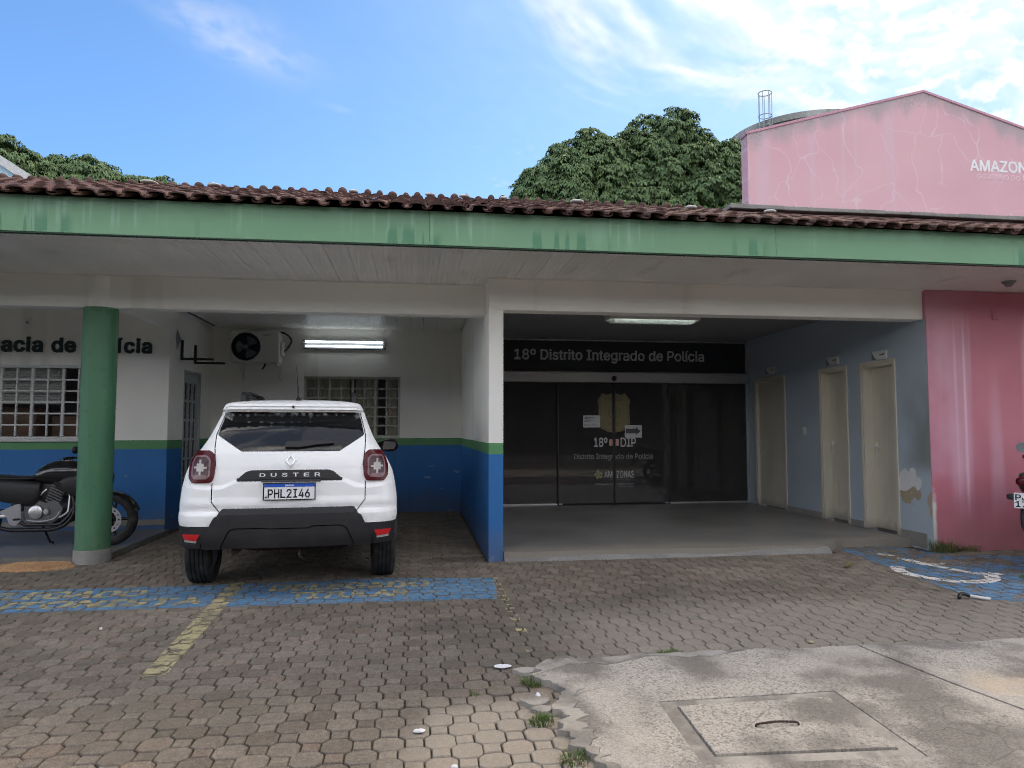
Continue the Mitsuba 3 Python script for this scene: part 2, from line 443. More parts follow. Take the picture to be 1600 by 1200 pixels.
mat('wall_paint', proc(f_wall), .55, .35, bump=(f_bump, .0012))
mat('white_paint', proc(f_white), .6, .35, bump=(f_bump, .0012))
mat('fascia_paint', proc(f_fascia), .5, .35)
mat('column_paint', proc(f_column), .42, .4, bump=(f_bump, .0008))
mat('soffit_plastic', proc(f_soffit), .40, .4)
mat('pink_paint', proc(f_pink), .55, .35, bump=(f_bump, .0012))
mat('gable_paint', proc(f_gable), .7, .3)
mat('blue_room_paint', proc(f_blueroom), .5, .35, bump=(f_bump, .0010))
mat('paver_stone', proc(f_paver), .85, .25)
mat('bed_sand', proc(f_bed), .95, .2)
mat('slab_concrete', proc(f_slab), .9, .2, bump=(f_slab_bump, .006))
mat('lip_mortar', proc(f_lip), .85, .25, bump=(f_slab_bump, .003))
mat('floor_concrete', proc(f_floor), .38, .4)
mat('concrete', proc(f_concrete), .85, .25, bump=(f_bump, .003))
mat('tank_concrete', proc(f_tank), .9, .2)
mat('roof_clay', proc(f_tile), .85, .25)
mat('sand', proc(f_sand), .95, .1)
mat('blue_paint', proc(f_bluepaint), .7, .3)
mat('yellow_paint', proc(f_yellowpaint), .75, .3)
mat('road_white_paint', proc(f_whitepaint), .7, .3)
mat('door_paint', proc(f_door), .45, .4)
mat('car_white', proc(f_carwhite), .30, .5, coat=1.0)
mat('car_cladding', proc(f_cladding), .55, .4)
mat('tyre_rubber', proc(f_tyre), .75, .3)
mat('dark_glass', (.008, .009, .010), .03, .55)
mat('black_gloss', (.010, .010, .011), .10, .5, coat=.8)
mat('black_plastic', (.020, .020, .021), .45, .4)
mat('lip_green', (.02, .05, .03), .5, .3)
mat('black_metal', (.012, .012, .014), .4, .5)
mat('seam_black', (.012, .012, .012), .8, .1)
mat('badge_silver', (.62, .63, .64), .3, .5, metal=.35)
mat('chrome', (.75, .76, .78), .12, .5, metal=1.0)
mat('aluminium', (.62, .62, .62), .35, .5, metal=.85)
mat('engine_dark', (.16, .16, .165), .4, .5, metal=.5)
mat('engine_metal', (.42, .42, .43), .38, .5, metal=.6)
mat('lamp_red', (.070, .004, .008), .22, .3)
mat('lamp_smoke', (.060, .026, .030), .16, .4)
mat('lamp_inner', (.20, .12, .13), .2, .4)
mat('lamp_white', (.36, .33, .30), .18, .6, coat=.6)
mat('reflector_red', (.50, .015, .02), .2, .6)
mat('plate_white', (.74, .75, .76), .35, .4)
mat('plate_blue', (.02, .085, .42), .35, .4)
mat('plate_ink', (.012, .012, .014), .5, .3)
mat('steel_white', (.56, .57, .56), .40, .4)
mat('steel_greenish', (.44, .45, .40), .45, .4)
mat('steel_grey', (.36, .375, .38), .45, .4)
mat('curtain', (.50, .47, .38), .9, .1)
mat('blind', (.40, .43, .40), .6, .3)
mat('interior_wall', (.30, .29, .27), .8, .2)
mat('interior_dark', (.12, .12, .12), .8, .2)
mat('interior_brown', (.19, .12, .085), .7, .2)
mat('lettering_black', (.020, .035, .034), .5, .3)
mat('lettering_white', (.78, .80, .80), .6, .3)
mat('lettering_faint', (.78, .60, .64), .6, .3)
mat('glass_film_grey', (.60, .60, .61), .5, .3)
mat('glass_film_dim', (.34, .34, .35), .5, .3)
mat('glass_film_gold', (.27, .23, .125), .55, .3)
mat('glass_film_gold_dark', (.17, .145, .085), .55, .3)
mat('glass_film_green', (.30, .32, .16), .55, .3)
mat('paper', (.66, .66, .67), .8, .2)
mat('paper_print', (.12, .12, .13), .8, .2)
mat('sticker_pink', (.72, .44, .40), .6, .3)
mat('sign_black', (.030, .033, .038), .22, .45)
mat('ac_white', (.60, .60, .56), .4, .4)
mat('ac_dark', (.012, .017, .05), .4, .4)
mat('plastic_white', (.66, .66, .63), .4, .4)
mat('plastic_grey', (.22, .23, .24), .4, .4)
mat('louvre', (.88, .90, .88), .3, .5)
mat('mortar_white', (.66, .65, .62), .8, .2)
mat('rusty', (.055, .036, .03), .8, .3)
mat('ledge', proc(f_concrete), .9, .2)
mat('bark', (.12, .09, .065), .9, .2)
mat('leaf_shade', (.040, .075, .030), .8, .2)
mat('grass_green', (.075, .125, .028), .7, .25)
mat('grass_dry', (.15, .14, .065), .8, .2)
mat('pale_blue_metal', (.42, .60, .72), .5, .4)
mat('pink_trim', (.55, .30, .37), .6, .3)
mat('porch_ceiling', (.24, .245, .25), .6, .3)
mat('street_wall_paint', (.045, .038, .035), .8, .2)
mat('asphalt', (.055, .055, .056), .9, .2)
scene['window_glass'] = {'type': 'thindielectric', 'int_ior': 1.5}
scene['tinted_glass'] = {'type': 'blendbsdf', 'weight': .11, 'a': {'type': 'thindielectric', 'int_ior': 1.45, 'specular_transmittance': rgb((.26, .27, .28))},
                         'b': {'type': 'twosided', 'bsdf': {'type': 'diffuse', 'reflectance': rgb((.35, .34, .325))}}}     # dusty tint film
scene['mango_leaf'] = {'type': 'twosided', 'bsdf': {'type': 'principled', 'base_color': proc(f_leaf), 'roughness': .6, 'specular': .25}}

# ---------------------------------------------------------------- ground, pavement, slab
k = thing('ground', 'bare earth reaching from the pavement to the horizon', None, kind='structure')
add(k, trimesh.Trimesh([[-400, -400, -.05], [400, -400, -.05], [400, 400, -.05], [-400, 400, -.05]], [[0, 1, 2], [0, 2, 3]]), 'bed_sand')
k = thing('road', 'asphalt road along the front of the paved forecourt', None, kind='structure')
add(k, box(-60, 60, -9.5, -3.5, -.2, -.02), 'asphalt')

PADX, PADY = -3.12, 7.72


def edge_line(y, x0=.60):
    return x0 + .10 * math.sin(y * 2.3 + 1) + .055 * math.sin(y * 7.1) + .03 * math.sin(y * 17 + 2)


left_edge = [(.665 + .045 * smooth_noise2(0, y, 43, 8) + .035 * smooth_noise2(0, y, 90, 18) + .09 * max(0, smooth_noise2(0, y, 3.1, 15)) + .05 * smooth_noise2(0, y, 6, 3) * 2 + .04 * smooth_noise2(0, y, 19, 5) * 2 + .05 * max(0, 2.9 - y), y) for y in np.arange(.3, 3.95, .018)]
top_edge = [(x, 4.02 + .05 * smooth_noise2(x, 0, 3, 9) + .035 * smooth_noise2(x, 0, 14, 4) + .02 * math.sin(x)) for x in np.arange(.74, 9.6, .07)]
slab_poly = Polygon(left_edge + top_edge + [(9.6, .3)]).buffer(0)
CR = [(2.62, 4.2), (2.66, 3.85), (2.72, 3.4), (2.80, 3.0), (2.92, 2.3), (3.0, 1.5), (3.1, .2)]      # joint across the slab
COVER = [(1.19, 2.775), (1.955, 2.735), (1.99, 3.29), (1.225, 3.275)]
cover_poly = Polygon(COVER)

pav = thing('pavement', 'forecourt paved with grey interlocking octagon and square pavers', None, kind='structure')
add(pav, trimesh.Trimesh([[-9.4, -3.5, -.016], [9.7, -3.5, -.016], [9.7, 11.64, -.016], [-9.4, 11.64, -.016]], [[0, 1, 2], [0, 2, 3]]), 'bed_sand')


def warp(v):
    v = np.asarray(v, float)
    return v + .009 * np.c_[smooth_noise2(v[:, 0], v[:, 1], 1.3, 21), smooth_noise2(v[:, 0], v[:, 1], 1.3, 22)] * 2 + .004 * np.c_[smooth_noise2(v[:, 0], v[:, 1], 9, 23), smooth_noise2(v[:, 0], v[:, 1], 9, 24)] * 2


def paver_outline(o, g):
    h, o2 = SQ / 2, LAT - SQ / 2
    if o: return np.array([(-h, -o2), (h, -o2), (o2, -h), (o2, h), (h, o2), (-h, o2), (-o2, h), (-o2, -h)]) * (1 - g / o2)
    return np.array([(-h, -h), (h, -h), (h, h), (-h, h)]) * (1 - g / h)


no_pavers = union_all([slab_poly.buffer(-.03), sbox(-20, PADY, PADX, 20), sbox(.735, 7.15, 4.45, 20), sbox(4.45, 7.55, 20, 20), sbox(5.60, 7.2, 20, 20), sbox(5.5, 7.08, 20, 20)])
CAMXY = np.array([math.sin(YAW), math.cos(YAW)])
pavers = []
for i in range(-78, 79):
    for j in range(4, 108):
        c = np.array([i * LAT, j * LAT])
        ahead = c @ CAMXY; across = c @ np.array([CAMXY[1], -CAMXY[0]])
        if abs(across) > ahead * .80 + .7 or (c[1] > 7.75 and not -3.2 < c[0] < .75): continue
        o = (i + j) % 2 == 0
        if no_pavers.contains(Point(*c)): continue
        pavers.append((c, o, i, j, ahead, across))


def paver_mesh(c, o, i, j):
    r = np.random.default_rng(abs(i * 7919 + j * 104729) + 1)
    outer = warp(paver_outline(o, .0026 + .0015 * r.random()) * (1 - .012 * r.random()) + c + r.normal(0, .0012, 2))
    inner = c + (outer - c) * (1 - .0036 / (LAT - SQ / 2 if o else SQ / 2))
    h = r.normal(0, .0014) + .010 * smooth_noise2(c[0], c[1], .9, 61); tx, ty = r.normal(0, .012, 2)
    top = lambda q: h + tx * (q[:, 0] - c[0]) + ty * (q[:, 1] - c[1])
    n = len(outer)
    v = np.vstack([np.c_[inner, top(inner)], np.c_[outer, top(outer) - .005], np.c_[outer, np.full(n, -.03)]])
    f = [[0, q, q + 1] for q in range(1, n - 1)]
    for a, b in ((0, n), (n, 2 * n)):
        for q in range(n):
            l = (q + 1) % n
            f += [[a + q, b + q, b + l], [a + q, b + l, a + l]]
    return v, np.array(f), inner, (h, tx, ty)


seen = [q for q in pavers if q[4] > 2.15 and abs(q[5]) < q[4] * .72]
seen.sort(key=lambda q: q[4])
near_ids, cnt = set(), {True: 0, False: 0}
for q in seen:
    if cnt[q[1]] < 300:
        cnt[q[1]] += 1; near_ids.add((q[2], q[3]))
rest_v, rest_f, off, tops = [], [], 0, []
for c, o, i, j, ah, ac in pavers:
    v, f, inner, pl = paver_mesh(c, o, i, j)
    tops.append((Polygon(inner), pl, c))
    if (i, j) in near_ids:
        part(pav, 'octagon_paver' if o else 'square_paver', (v, f), 'paver_stone')
    else:
        rest_v.append(v); rest_f.append(f + off); off += len(v)
part(pav, 'paver_field', (np.vstack(rest_v), np.vstack(rest_f)), 'paver_stone', kind='stuff')


def wear(bounds, seed, n, rmin=.01, rmax=.05):
    r = np.random.default_rng(seed); x0, y0, x1, y1 = bounds
    out = []
    for _ in range(n):
        c = r.uniform([x0, y0], [x1, y1]); a = np.sort(r.uniform(0, 2 * np.pi, 7)); s = r.uniform(rmin, rmax) * r.uniform(.5, 1.2, 7)
        out.append(Polygon(np.c_[c[0] + s * 1.5 * np.cos(a), c[1] + s * np.sin(a)]).buffer(.003))
    return union_all(out)


def paint(name, poly, material, lift, label, minus=None):
    """Worn paint on the tops of the pavers: a thin skin that follows each paver's own tilt."""
    if minus is not None: poly = poly.difference(minus)
    vs, fs, off = [], [], 0
    b = poly.bounds
    for tp, (h, tx, ty), c in tops:
        if c[0] < b[0] - .1 or c[0] > b[2] + .1 or c[1] < b[1] - .1 or c[1] > b[3] + .1: continue
        for g in polys(tp.intersection(poly)):
            v, f = trimesh.creation.triangulate_polygon(g, engine='earcut')
            z = h + tx * (v[:, 0] - c[0]) + ty * (v[:, 1] - c[1]) + lift
            vs.append(np.c_[v, z]); fs.append(np.asarray(f) + off); off += len(v)
    m = trimesh.Trimesh(np.vstack(vs), np.vstack(fs), process=False)
    down = m.face_normals[:, 2] < 0
    m.faces[down] = m.faces[down][:, ::-1]
    part(pav, name, m, material, label=label)


band = Polygon([(-6, 5.70), (.64, 5.62), (.715, 6.38), (-.4, 6.50), (-1.5, 6.42), (-6, 6.40)])
ymain = Polygon([(-1.455, 4.12), (-1.325, 4.12), (-1.445, 6.50), (-1.575, 6.50)])
yl2 = union_all([Polygon([(.665, 6.45), (.735, 6.45), (.735, 4.1), (.665, 4.1)])])


def ground_text(text, x0, x1, y0, h):
    g = text_shape(text, h); b = g.bounds
    g = affinity.scale(affinity.translate(g, -b[0], 0), (x1 - x0) / (b[2] - b[0]), 1, origin=(0, 0))
    return affinity.translate(g, x0, y0)


words = union_all([g_.buffer(.007) for g_ in [ground_text('DELEGADO', -1.18, .12, 6.12, .22), ground_text('TITULAR', -.98, -.05, 5.82, .21),
                   ground_text('DELEGADO', -3.55, -2.16, 6.08, .22), ground_text('PLANTONISTA', -3.75, -1.62, 5.76, .21)]])
wr = wear((-4.2, 5.5, .8, 6.6), 5, 70, .008, .025)
paint('blue_band', band, 'blue_paint', .0012, 'worn blue paint band across the parking bays', union_all([wear((-5, 5.5, .8, 6.6), 8, 60, .01, .03), wear((-4.2, 5.5, .8, 6.6), 41, 700, .003, .011)]))
paint('yellow_lettering', words, 'yellow_paint', .0024, 'faded yellow DELEGADO TITULAR and DELEGADO PLANTONISTA lettering on the blue band', wr)
paint('yellow_line', ymain, 'yellow_paint', .0036, 'faded yellow line between the two parking bays', union_all([wear((-1.7, 4, -1.2, 6.6), 9, 45, .01, .04), wear((-1.7, 4, -1.2, 6.6), 42, 260, .003, .011)]))
paint('worn_yellow_line', yl2, 'yellow_paint', .0024, 'almost worn off yellow line right of the parking bay', wear((.6, 4, .8, 6.6), 4, 190, .015, .05))
def joint_paint(name, poly, material, z):
    v_, f_ = [], []; o_ = 0
    for g in polys(poly):
        a, b = trimesh.creation.triangulate_polygon(g, engine='earcut'); b = np.asarray(b)
        v_.append(np.c_[a, np.full(len(a), z)]); f_.append(b + o_); o_ += len(a)
    m = trimesh.Trimesh(np.vstack(v_), np.vstack(f_), process=False)
    dn = m.face_normals[:, 2] < 0
    m.faces[dn] = m.faces[dn][:, ::-1]
    part(pav, name, m, material)


joint_paint('blue_joint_paint', band.difference(wear((-6, 5.5, .8, 6.6), 31, 260, .02, .06)), 'blue_paint', -.0085)
joint_paint('yellow_joint_paint', ymain.difference(wear((-1.7, 4, -1.2, 6.6), 32, 60, .02, .05)), 'yellow_paint', -.0060)
zone = Polygon([(4.66, 7.42), (4.34, 5.12), (4.60, 4.98), (6.4, 5.0), (6.6, 6.6), (5.62, 6.95), (5.50, 7.42)])
joint_paint('blue_zone_joint_paint', zone.difference(wear((4.2, 4.9, 6.6, 7.5), 51, 420, .03, .09)), 'blue_paint', -.0085)
paint('blue_zone', zone, 'blue_paint', .0012, 'worn blue patch of the accessible parking bay by the pink wall', union_all([wear((4.2, 4.9, 6.6, 7.3), 14, 330, .012, .06), wear((4.8, 6.3, 5.9, 7.5), 15, 130, .02, .10)]))
cw = np.radians(np.linspace(128, 352, 40)); wc = np.array([4.84, 6.06])
wheel = LineString(np.c_[wc[0] + .36 * np.cos(cw), wc[1] + .40 * np.sin(cw)]).buffer(.062, cap_style=2)
sym = union_all([wheel, LineString([(4.98, 6.55), (4.97, 6.40), (5.07, 6.04), (5.20, 5.86)]).buffer(.045, cap_style=2), LineString([(5.0, 6.44), (5.16, 6.44)]).buffer(.035, cap_style=2),
                 LineString([(5.16, 5.92), (5.30, 5.92)]).buffer(.045, cap_style=2), LineString([(4.93, 6.80), (4.97, 6.45)]).buffer(.055, cap_style=2), Point(4.92, 6.98).buffer(.085)])
paint('accessible_symbol', sym, 'road_white_paint', .0028, 'white wheelchair symbol on the blue patch', union_all([wear((4.4, 5.5, 5.4, 7.1), 17, 50, .006, .02), wear((4.75, 6.55, 5.0, 6.9), 19, 34, .010, .035)]))

slab = thing('driveway_slab', 'weathered concrete driveway slab with a broken left edge', None, kind='structure')
gap = LineString(CR).buffer(.0035)
body = slab_poly.difference(gap).difference(cover_poly.buffer(.075, join_style=2))


def slab_piece(poly, z0, z1):
    m = extrude(poly, z1 - z0); m.apply_translation([0, 0, z0]); return m


pieces = polys(body)
cx = [g.centroid.x for g in pieces]
add(slab, slab_piece(max(pieces, key=lambda g: g.area if g.centroid.x > 2.6 else 0), -.06, .030), 'slab_concrete')
leftp = min((g for g in pieces if g.area > .5), key=lambda g: g.centroid.x)
in_l = [(x + .035 + .11 * (smooth_noise2(x, y, 5, 71) + .35) + .06 * smooth_noise2(x, y, 23, 72), y) for x, y in left_edge if y < 3.80]
in_t = [(x + .10, y - .035 - .09 * (smooth_noise2(x, y, 4, 73) + .3) - .03 * smooth_noise2(x, y, 21, 74)) for x, y in top_edge if x < 1.75]
strip = Polygon(left_edge + [q for q in top_edge if q[0] < 1.75] + [(1.98, in_t[-1][1] + .06)] + in_t[::-1] + in_l[::-1]).buffer(0).intersection(slab_poly)
strip = max(polys(strip), key=lambda g: g.area)
part(slab, 'panel', slab_piece(leftp.difference(strip.buffer(.002)), -.06, .026), 'slab_concrete', label='blotched concrete panel left of the joint, around the inspection cover')
part(slab, 'mortar_edge', slab_piece(strip, -.06, .029), 'lip_mortar', label='smooth grey mortar strip along the broken edge of the slab')
ring = cover_poly.buffer(.073, join_style=2).difference(cover_poly.buffer(.002, join_style=2))
part(slab, 'cover_frame', slab_piece(ring, -.06, .022), 'lip_mortar')
cov = thing('inspection_cover', 'concrete inspection cover with an iron handle set in the driveway slab', 'inspection cover')
lid = slab_piece(cover_poly.buffer(-.005, join_style=2), -.05, .031)
part(cov, 'lid', lid, 'slab_concrete')
hp = .0 + curve([(1.475, 3.0, .02), (1.476, 3.0, .047), (1.50, 2.998, .057), (1.57, 3.004, .060), (1.645, 2.996, .057), (1.668, 2.995, .046), (1.67, 2.995, .02)], 24)
part(cov, 'handle', tube(hp * [1, 1, .55] + [0, 0, .014], .005, 8), 'rusty', True)
# loose mortar crumbs where the slab edge has broken away
for (x, y, s) in ((.585, 3.46, .07), (.60, 3.36, .05), (.60, 3.90, .06)):
    a = np.linspace(0, 2 * np.pi, 10)[:-1]; q = np.c_[x + s * (1 + .3 * np.sin(3 * a)) * np.cos(a), y + .8 * s * np.sin(a)]
    part(slab, 'crumb', slab_piece(Polygon(q), -.02, .018), 'lip_mortar')

pf = thing('porch_floor', 'smooth grey concrete floor of the entrance porch', None, kind='structure')
pp = []
for x in np.linspace(.89, 5.62, 40):
    y = 7.17 + .06 * smooth_noise2(x, 0, 1.6, 44) + .34 * float(np.clip((x - 4.25) / .45, 0, 1)) ** 1.5; pp.append((x, y))
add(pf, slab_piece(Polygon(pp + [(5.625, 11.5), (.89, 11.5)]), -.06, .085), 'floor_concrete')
part(pf, 'ramp', trimesh.convex.convex_hull(np.array([(.9, 7.12, -.03), (4.4, 7.12, -.03), (.9, 7.12, -.012), (4.4, 7.12, .01), (.9, 7.2, .03), (4.4, 7.2, .070), (.9, 7.2, -.03), (4.4, 7.2, -.03)])), 'concrete')
pd = thing('veranda_floor', 'raised grey concrete pad under the black motorcycle', None, kind='structure')
q = [(x, PADY + .03 * smooth_noise2(x, 0, 3, 12)) for x in np.linspace(PADX, -9.2, 30)]
add(pd, slab_piece(Polygon([(PADX, 9.7)] + q + [(-9.2, 9.7)]), -.06, .045), 'floor_concrete')

# ---------------------------------------------------------------- police station
ps = thing('police_station', 'long single storey police station with green fascia, clay tile roof and blue and white walls', 'building')
Xs, YB, YL, YG = -3.18, 11.65, 9.70, 11.50
ZS = 2.88


def wall(m, material='wall_paint', label=None): return part(ps, 'wall', m, material, label=label)


W1 = (-5.95, -4.05, 1.20, 2.14)
W2 = (-1.775, -.255, 1.195, 2.17)
DY0, DY1, DZ = 10.30, 11.08, 2.15
wall(diff(box(-9.2, Xs, YL, YL + .15, -.1, 2.95, .003), [box(W1[0], W1[1], YL - 1, YL + 1, W1[2], W1[3])]), label='white and blue wall with black lettering behind the motorcycle')
wall(diff(box(Xs - .15, Xs + .001, YL + .002, YB, -.1, 2.95), [box(Xs - 1, Xs + 1, DY0, DY1, -.5, DZ)]))
wall(diff(box(Xs - .15, .735, YB, YB + .15, -.1, 2.95), [box(W2[0], W2[1], YB - 1, YB + 1, W2[2], W2[3])]), label='white and blue back wall of the carport')
wall(box(.735, .885, 7.422, YB + .12, -.1, 2.95))
wall(box(.735, .885, 7.21, 7.4215, -.1, 2.55, .004), label='white and blue pier between the carport and the entrance porch')
dr_spec = [(10.28, 11.20, .035), (8.69, 9.28, .115), (7.735, 8.345, .115)]
rw = box(5.63, 5.78, 7.26, YG + .1, -.1, 2.9)
wall(box(5.63, 5.6315, 7.18, 7.2595, -.1, 2.55), 'blue_room_paint')
wall(diff(rw, [box(5, 6, a, b, -.5, 2.13) for a, b, _ in dr_spec]), 'blue_room_paint', 'light blue porch side wall with peeling plaster')
wall(box(.735, 5.65, YG + .11, YG + .16, 2.80, 2.95), 'white_paint')
part(ps, 'beam', box(.7352, 5.628, 7.212, 7.42, 2.552, ZS - .003, .004), 'white_paint', label='cream beam over the entrance porch')
part(ps, 'beam', box(-9.2, .7345, 7.60, 7.78, 2.55, 2.96, .004), 'white_paint', label='cream beam over the carport and the veranda')
part(ps, 'beam', box(Xs - .09, Xs + .06, 7.79, YL - .002, 2.62, 2.95), 'white_paint')
cl = part(ps, 'column', lathe([(0, .13), (.160, .13), (.160, 2.545), (.158, 2.552), (0, 2.552)], n=64, at=(-3.20, 7.70, 0)), 'column_paint', 40, label='round green column between the veranda and the carport')
part(cl, 'base', lathe([(0, -.05), (.170, -.05), (.168, .115), (.160, .131), (0, .131)], n=48, at=(-3.20, 7.70, 0)), 'concrete', 40)
part(cl, 'head', lathe([(0, 2.553), (.152, 2.553), (.152, ZS - .003), (0, ZS - .003)], n=64, at=(-3.20, 7.70, 0)), 'white_paint', 40)
# ceilings
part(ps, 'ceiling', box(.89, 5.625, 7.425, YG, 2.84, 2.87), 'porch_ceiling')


def ribbed(x0, x1, y0, y1, z):
    """A ceiling plank with two ribs, running along y."""
    w = x1 - x0
    pr = [(0, 0), (0, .012), (w, .012), (w, 0)]
    for q in (.75, .5, .25): pr += [(w * (q + .035), 0), (w * (q + .025), .007), (w * (q - .025), .007), (w * (q - .035), 0)]
    m = extrude(Polygon(pr), y1 - y0); v = m.vertices
    return trimesh.Trimesh(np.c_[x0 + v[:, 0], y1 - v[:, 2], z + v[:, 1]], m.faces, process=False)


for x in np.arange(-3.1, .72, .2):
    part(ps, 'ceiling_panel', ribbed(x + .0025, min(x + .1975, .733), 7.785, YB - .002, 2.93), 'soffit_plastic')
for x in np.arange(-6.3, -3.3, .2):
    part(ps, 'ceiling_panel', ribbed(x + .0025, x + .1975, 7.785, YL - .002, 2.93), 'soffit_plastic')
sf = part(ps, 'soffit', box(-9.2, 9.5, 5.97, 7.59, ZS + .012, ZS + .03), 'soffit_plastic')
for x in np.arange(-9.0, 9.4, .2):
    y1 = 7.598 if x < .70 else (7.21 if x < 5.6 else 7.17)
    part(sf, 'panel', ribbed(x + .005, x + .195, 5.975, y1 - .012, ZS), 'soffit_plastic')
part(sf, 'trim', cat([box(-9.2, .7335, 7.575, 7.599, ZS - .012, ZS - .001), box(.728, 5.63, 7.188, 7.211, ZS - .012, ZS - .001), box(.710, .7325, 7.211, 7.574, ZS - .012, ZS - .001)]), 'soffit_plastic')
for i, x0 in enumerate(np.arange(-9.2, 9.4, 3.1)):
    o_ = rng.normal(0, .003)
    fb = box(x0 + .001, x0 + 3.099, 5.925 + o_, 5.968, 2.868, 3.160, .002).subdivide().subdivide().subdivide()
    fb.vertices[:, 2] += .008 * smooth_noise2(fb.vertices[:, 0], 0, .5, 91); part(ps, 'fascia_board', fb, 'fascia_paint')
part(ps, 'fascia_lip', box(-9.2, 9.5, 5.922, 5.969, 2.856, 2.863), 'lip_green')  # bottom lip coloured dark to stand in for the drip shadow line

# roof: clay pan and cover tiles
EY, EZ, SL = 5.80, 3.135, math.atan(.348)
RX0, RX1, PITCH_T, ROWS, EXPO = -9.1, 9.4, .170, 11, .375
rf = part(ps, 'roof', trimesh.convex.convex_hull(np.array([(x, y, z) for x in (-9.2, 9.5) for y, z in ((5.935, 3.161), (5.935, 3.17), (9.8, 3.17 + .345 * 3.865), (13.9, 3.17), (13.9, 3.161))])), 'seam_black')


def tile_mesh(cover, r):
    L, k = .44, 7
    w0, w1, hgt, th = (.076, .062, .038, .012) if cover else (.046, .056, -.036, .011)
    st = []
    for y, w in ((0, w0), (L, w1)):
        for s in (0, th):
            a = np.linspace(0, np.pi, k)
            ww = w - s; hh = abs(hgt) - s
            q = np.c_[ww * np.cos(a), np.full(k, y), np.sign(hgt) * hh * np.sin(a) ** .5]
            st.append(q)
    v = np.vstack(st); f = []
    O0, I0, O1, I1 = 0, k, 2 * k, 3 * k
    for i in range(k - 1):
        for a, b in ((O0, O1), (I1, I0), (I0, O0), (O1, I1)):
            f += [[a + i, b + i, b + i + 1], [a + i, b + i + 1, a + i + 1]]
    for i in (0, k - 1):
        f += [[O0 + i, I0 + i, I1 + i], [O0 + i, I1 + i, O1 + i]]
    return v, np.array(f)


def place_tile(cover, x, row, r):
    v, f = tile_mesh(cover, r)
    yaw, roll = r.normal(0, .025), r.normal(0, .04)
    R = trimesh.transformations.euler_matrix(SL + (-.03 if cover else 0) + r.normal(0, .008), roll, yaw)[:3, :3]
    y = EY + row * EXPO * math.cos(SL) + r.normal(0, .010) + (0 if cover else .025)
    z = EZ + (y - EY) * math.tan(SL) + (.020 if cover else .034) + r.normal(0, .003)
    return v @ R.T + [x + r.normal(0, .006), y, z], f


rv, rff, off, ntile = [], [], 0, 0
ncol = int((RX1 - RX0) / PITCH_T)
rr = np.random.default_rng(3)
for row in range(ROWS):
    for cidx in range(ncol):
        x = RX0 + (cidx + .5) * PITCH_T
        for cover in (True, False):
            xx = x if cover else x + PITCH_T / 2
            if xx > 4.35 and EY + row * EXPO * .94 > 8.1: continue
            v, f = place_tile(cover, xx, row, rr)
            if ((cover and row < 3) or (not cover and row == 0)) and -4.2 < xx < 5.8:
                part(rf, 'cover_tile' if cover else 'pan_tile', (v, f), 'roof_clay', 50)
            else:
                rv.append(v); rff.append(f + off); off += len(v)
part(rf, 'tile_field', (np.vstack(rv), np.vstack(rff)), 'roof_clay', 50, kind='stuff')
for cidx in range(ncol):
    x = RX0 + (cidx + .5) * PITCH_T + rr.normal(0, .012)
    if x > 4.2: break
    m = trimesh.creation.icosphere(2, 1.0); m.vertices *= [.045 + .02 * rr.random(), .10, .050 + .02 * rr.random()]; m.apply_translation([x, 9.74, EZ + 3.94 * .348 + .03 + rr.normal(0, .008)])
    part(rf, 'ridge_bead', m, 'roof_clay', 40)
for (x, y, s) in ((-3.35, 9.3, .16), (-2.6, 9.45, .13), (.17, 9.35, .11), (.62, 9.2, .12), (2.0, 8.6, .15), (3.3, 8.1, .12), (4.05, 7.6, .12), (-.85, 9.5, .10), (1.15, 9.3, .09)):
    m = trimesh.creation.icosphere(2, 1.0); m.vertices *= [s * .62, s * .5, .022]
    m.vertices *= (1 + .5 * smooth_noise2(m.vertices[:, 0], m.vertices[:, 1], 14, 3))[:, None]
    m.apply_translation([x, y, EZ + (y - EY) * .348 + .075]); part(rf, 'mortar_patch', m, 'mortar_white', 40)


# windows: steel sashes with small panes in front of a room
def window(x0, x1, z0, z1, y, ncol, nrow, frame_mat, sash_every):
    w = part(ps, 'window', box(x0 + .001, x1 - .001, y - .012, y + .06, z0 + .001, z0 + .03, .003), frame_mat)
    part(w, 'frame', cat([box(x0 + .001, x0 + .035, y - .012, y + .06, z0 + .031, z1 - .001), box(x1 - .035, x1 - .001, y - .012, y + .06, z0 + .031, z1 - .001), box(x0 + .036, x1 - .036, y - .012, y + .06, z1 - .04, z1 - .001)]), frame_mat)
    xs, zs = np.linspace(x0 + .04, x1 - .04, ncol + 1), np.linspace(z0 + .035, z1 - .045, nrow + 1)
    bars = []
    for i in range(1, ncol):
        h = .017 if i % sash_every == 0 else .0095
        bars.append(box(xs[i] - h, xs[i] + h, y + .002, y + .035, zs[0], zs[-1], .002))
    for b in bars: part(w, 'bar', b, frame_mat)
    for j in range(1, nrow): part(w, 'bar', box(xs[0], xs[-1], y + .004, y + .033, zs[j] - .0095, zs[j] + .0095), frame_mat)
    for i in range(ncol):
        for j in range(nrow):
            t1, t2 = rng.normal(0, .0012, 2)
            xa, xb, za, zb = xs[i] + .006, xs[i + 1] - .006, zs[j] + .006, zs[j + 1] - .006
            q = [(xa, y + .018 - t1, za), (xb, y + .018 + t1, za), (xb, y + .018 + t1 + t2, zb), (xa, y + .018 - t1 + t2, zb)]
            part(w, 'pane', trimesh.Trimesh(q, [[0, 1, 2], [0, 2, 3]]), 'window_glass')
    return w


def room(x0, x1, y0, y1, z0, z1, material='interior_wall'):
    b = [box(x0, x1, y1, y1 + .05, z0, z1), box(x0 - .05, x0, y0, y1 + .05, z0, z1), box(x1, x1 + .05, y0, y1 + .05, z0, z1), box(x0 - .05, x1 + .05, y0, y1 + .05, z1, z1 + .05), box(x0 - .05, x1 + .05, y0, y1 + .05, z0 - .05, z0)]
    return cat(b)


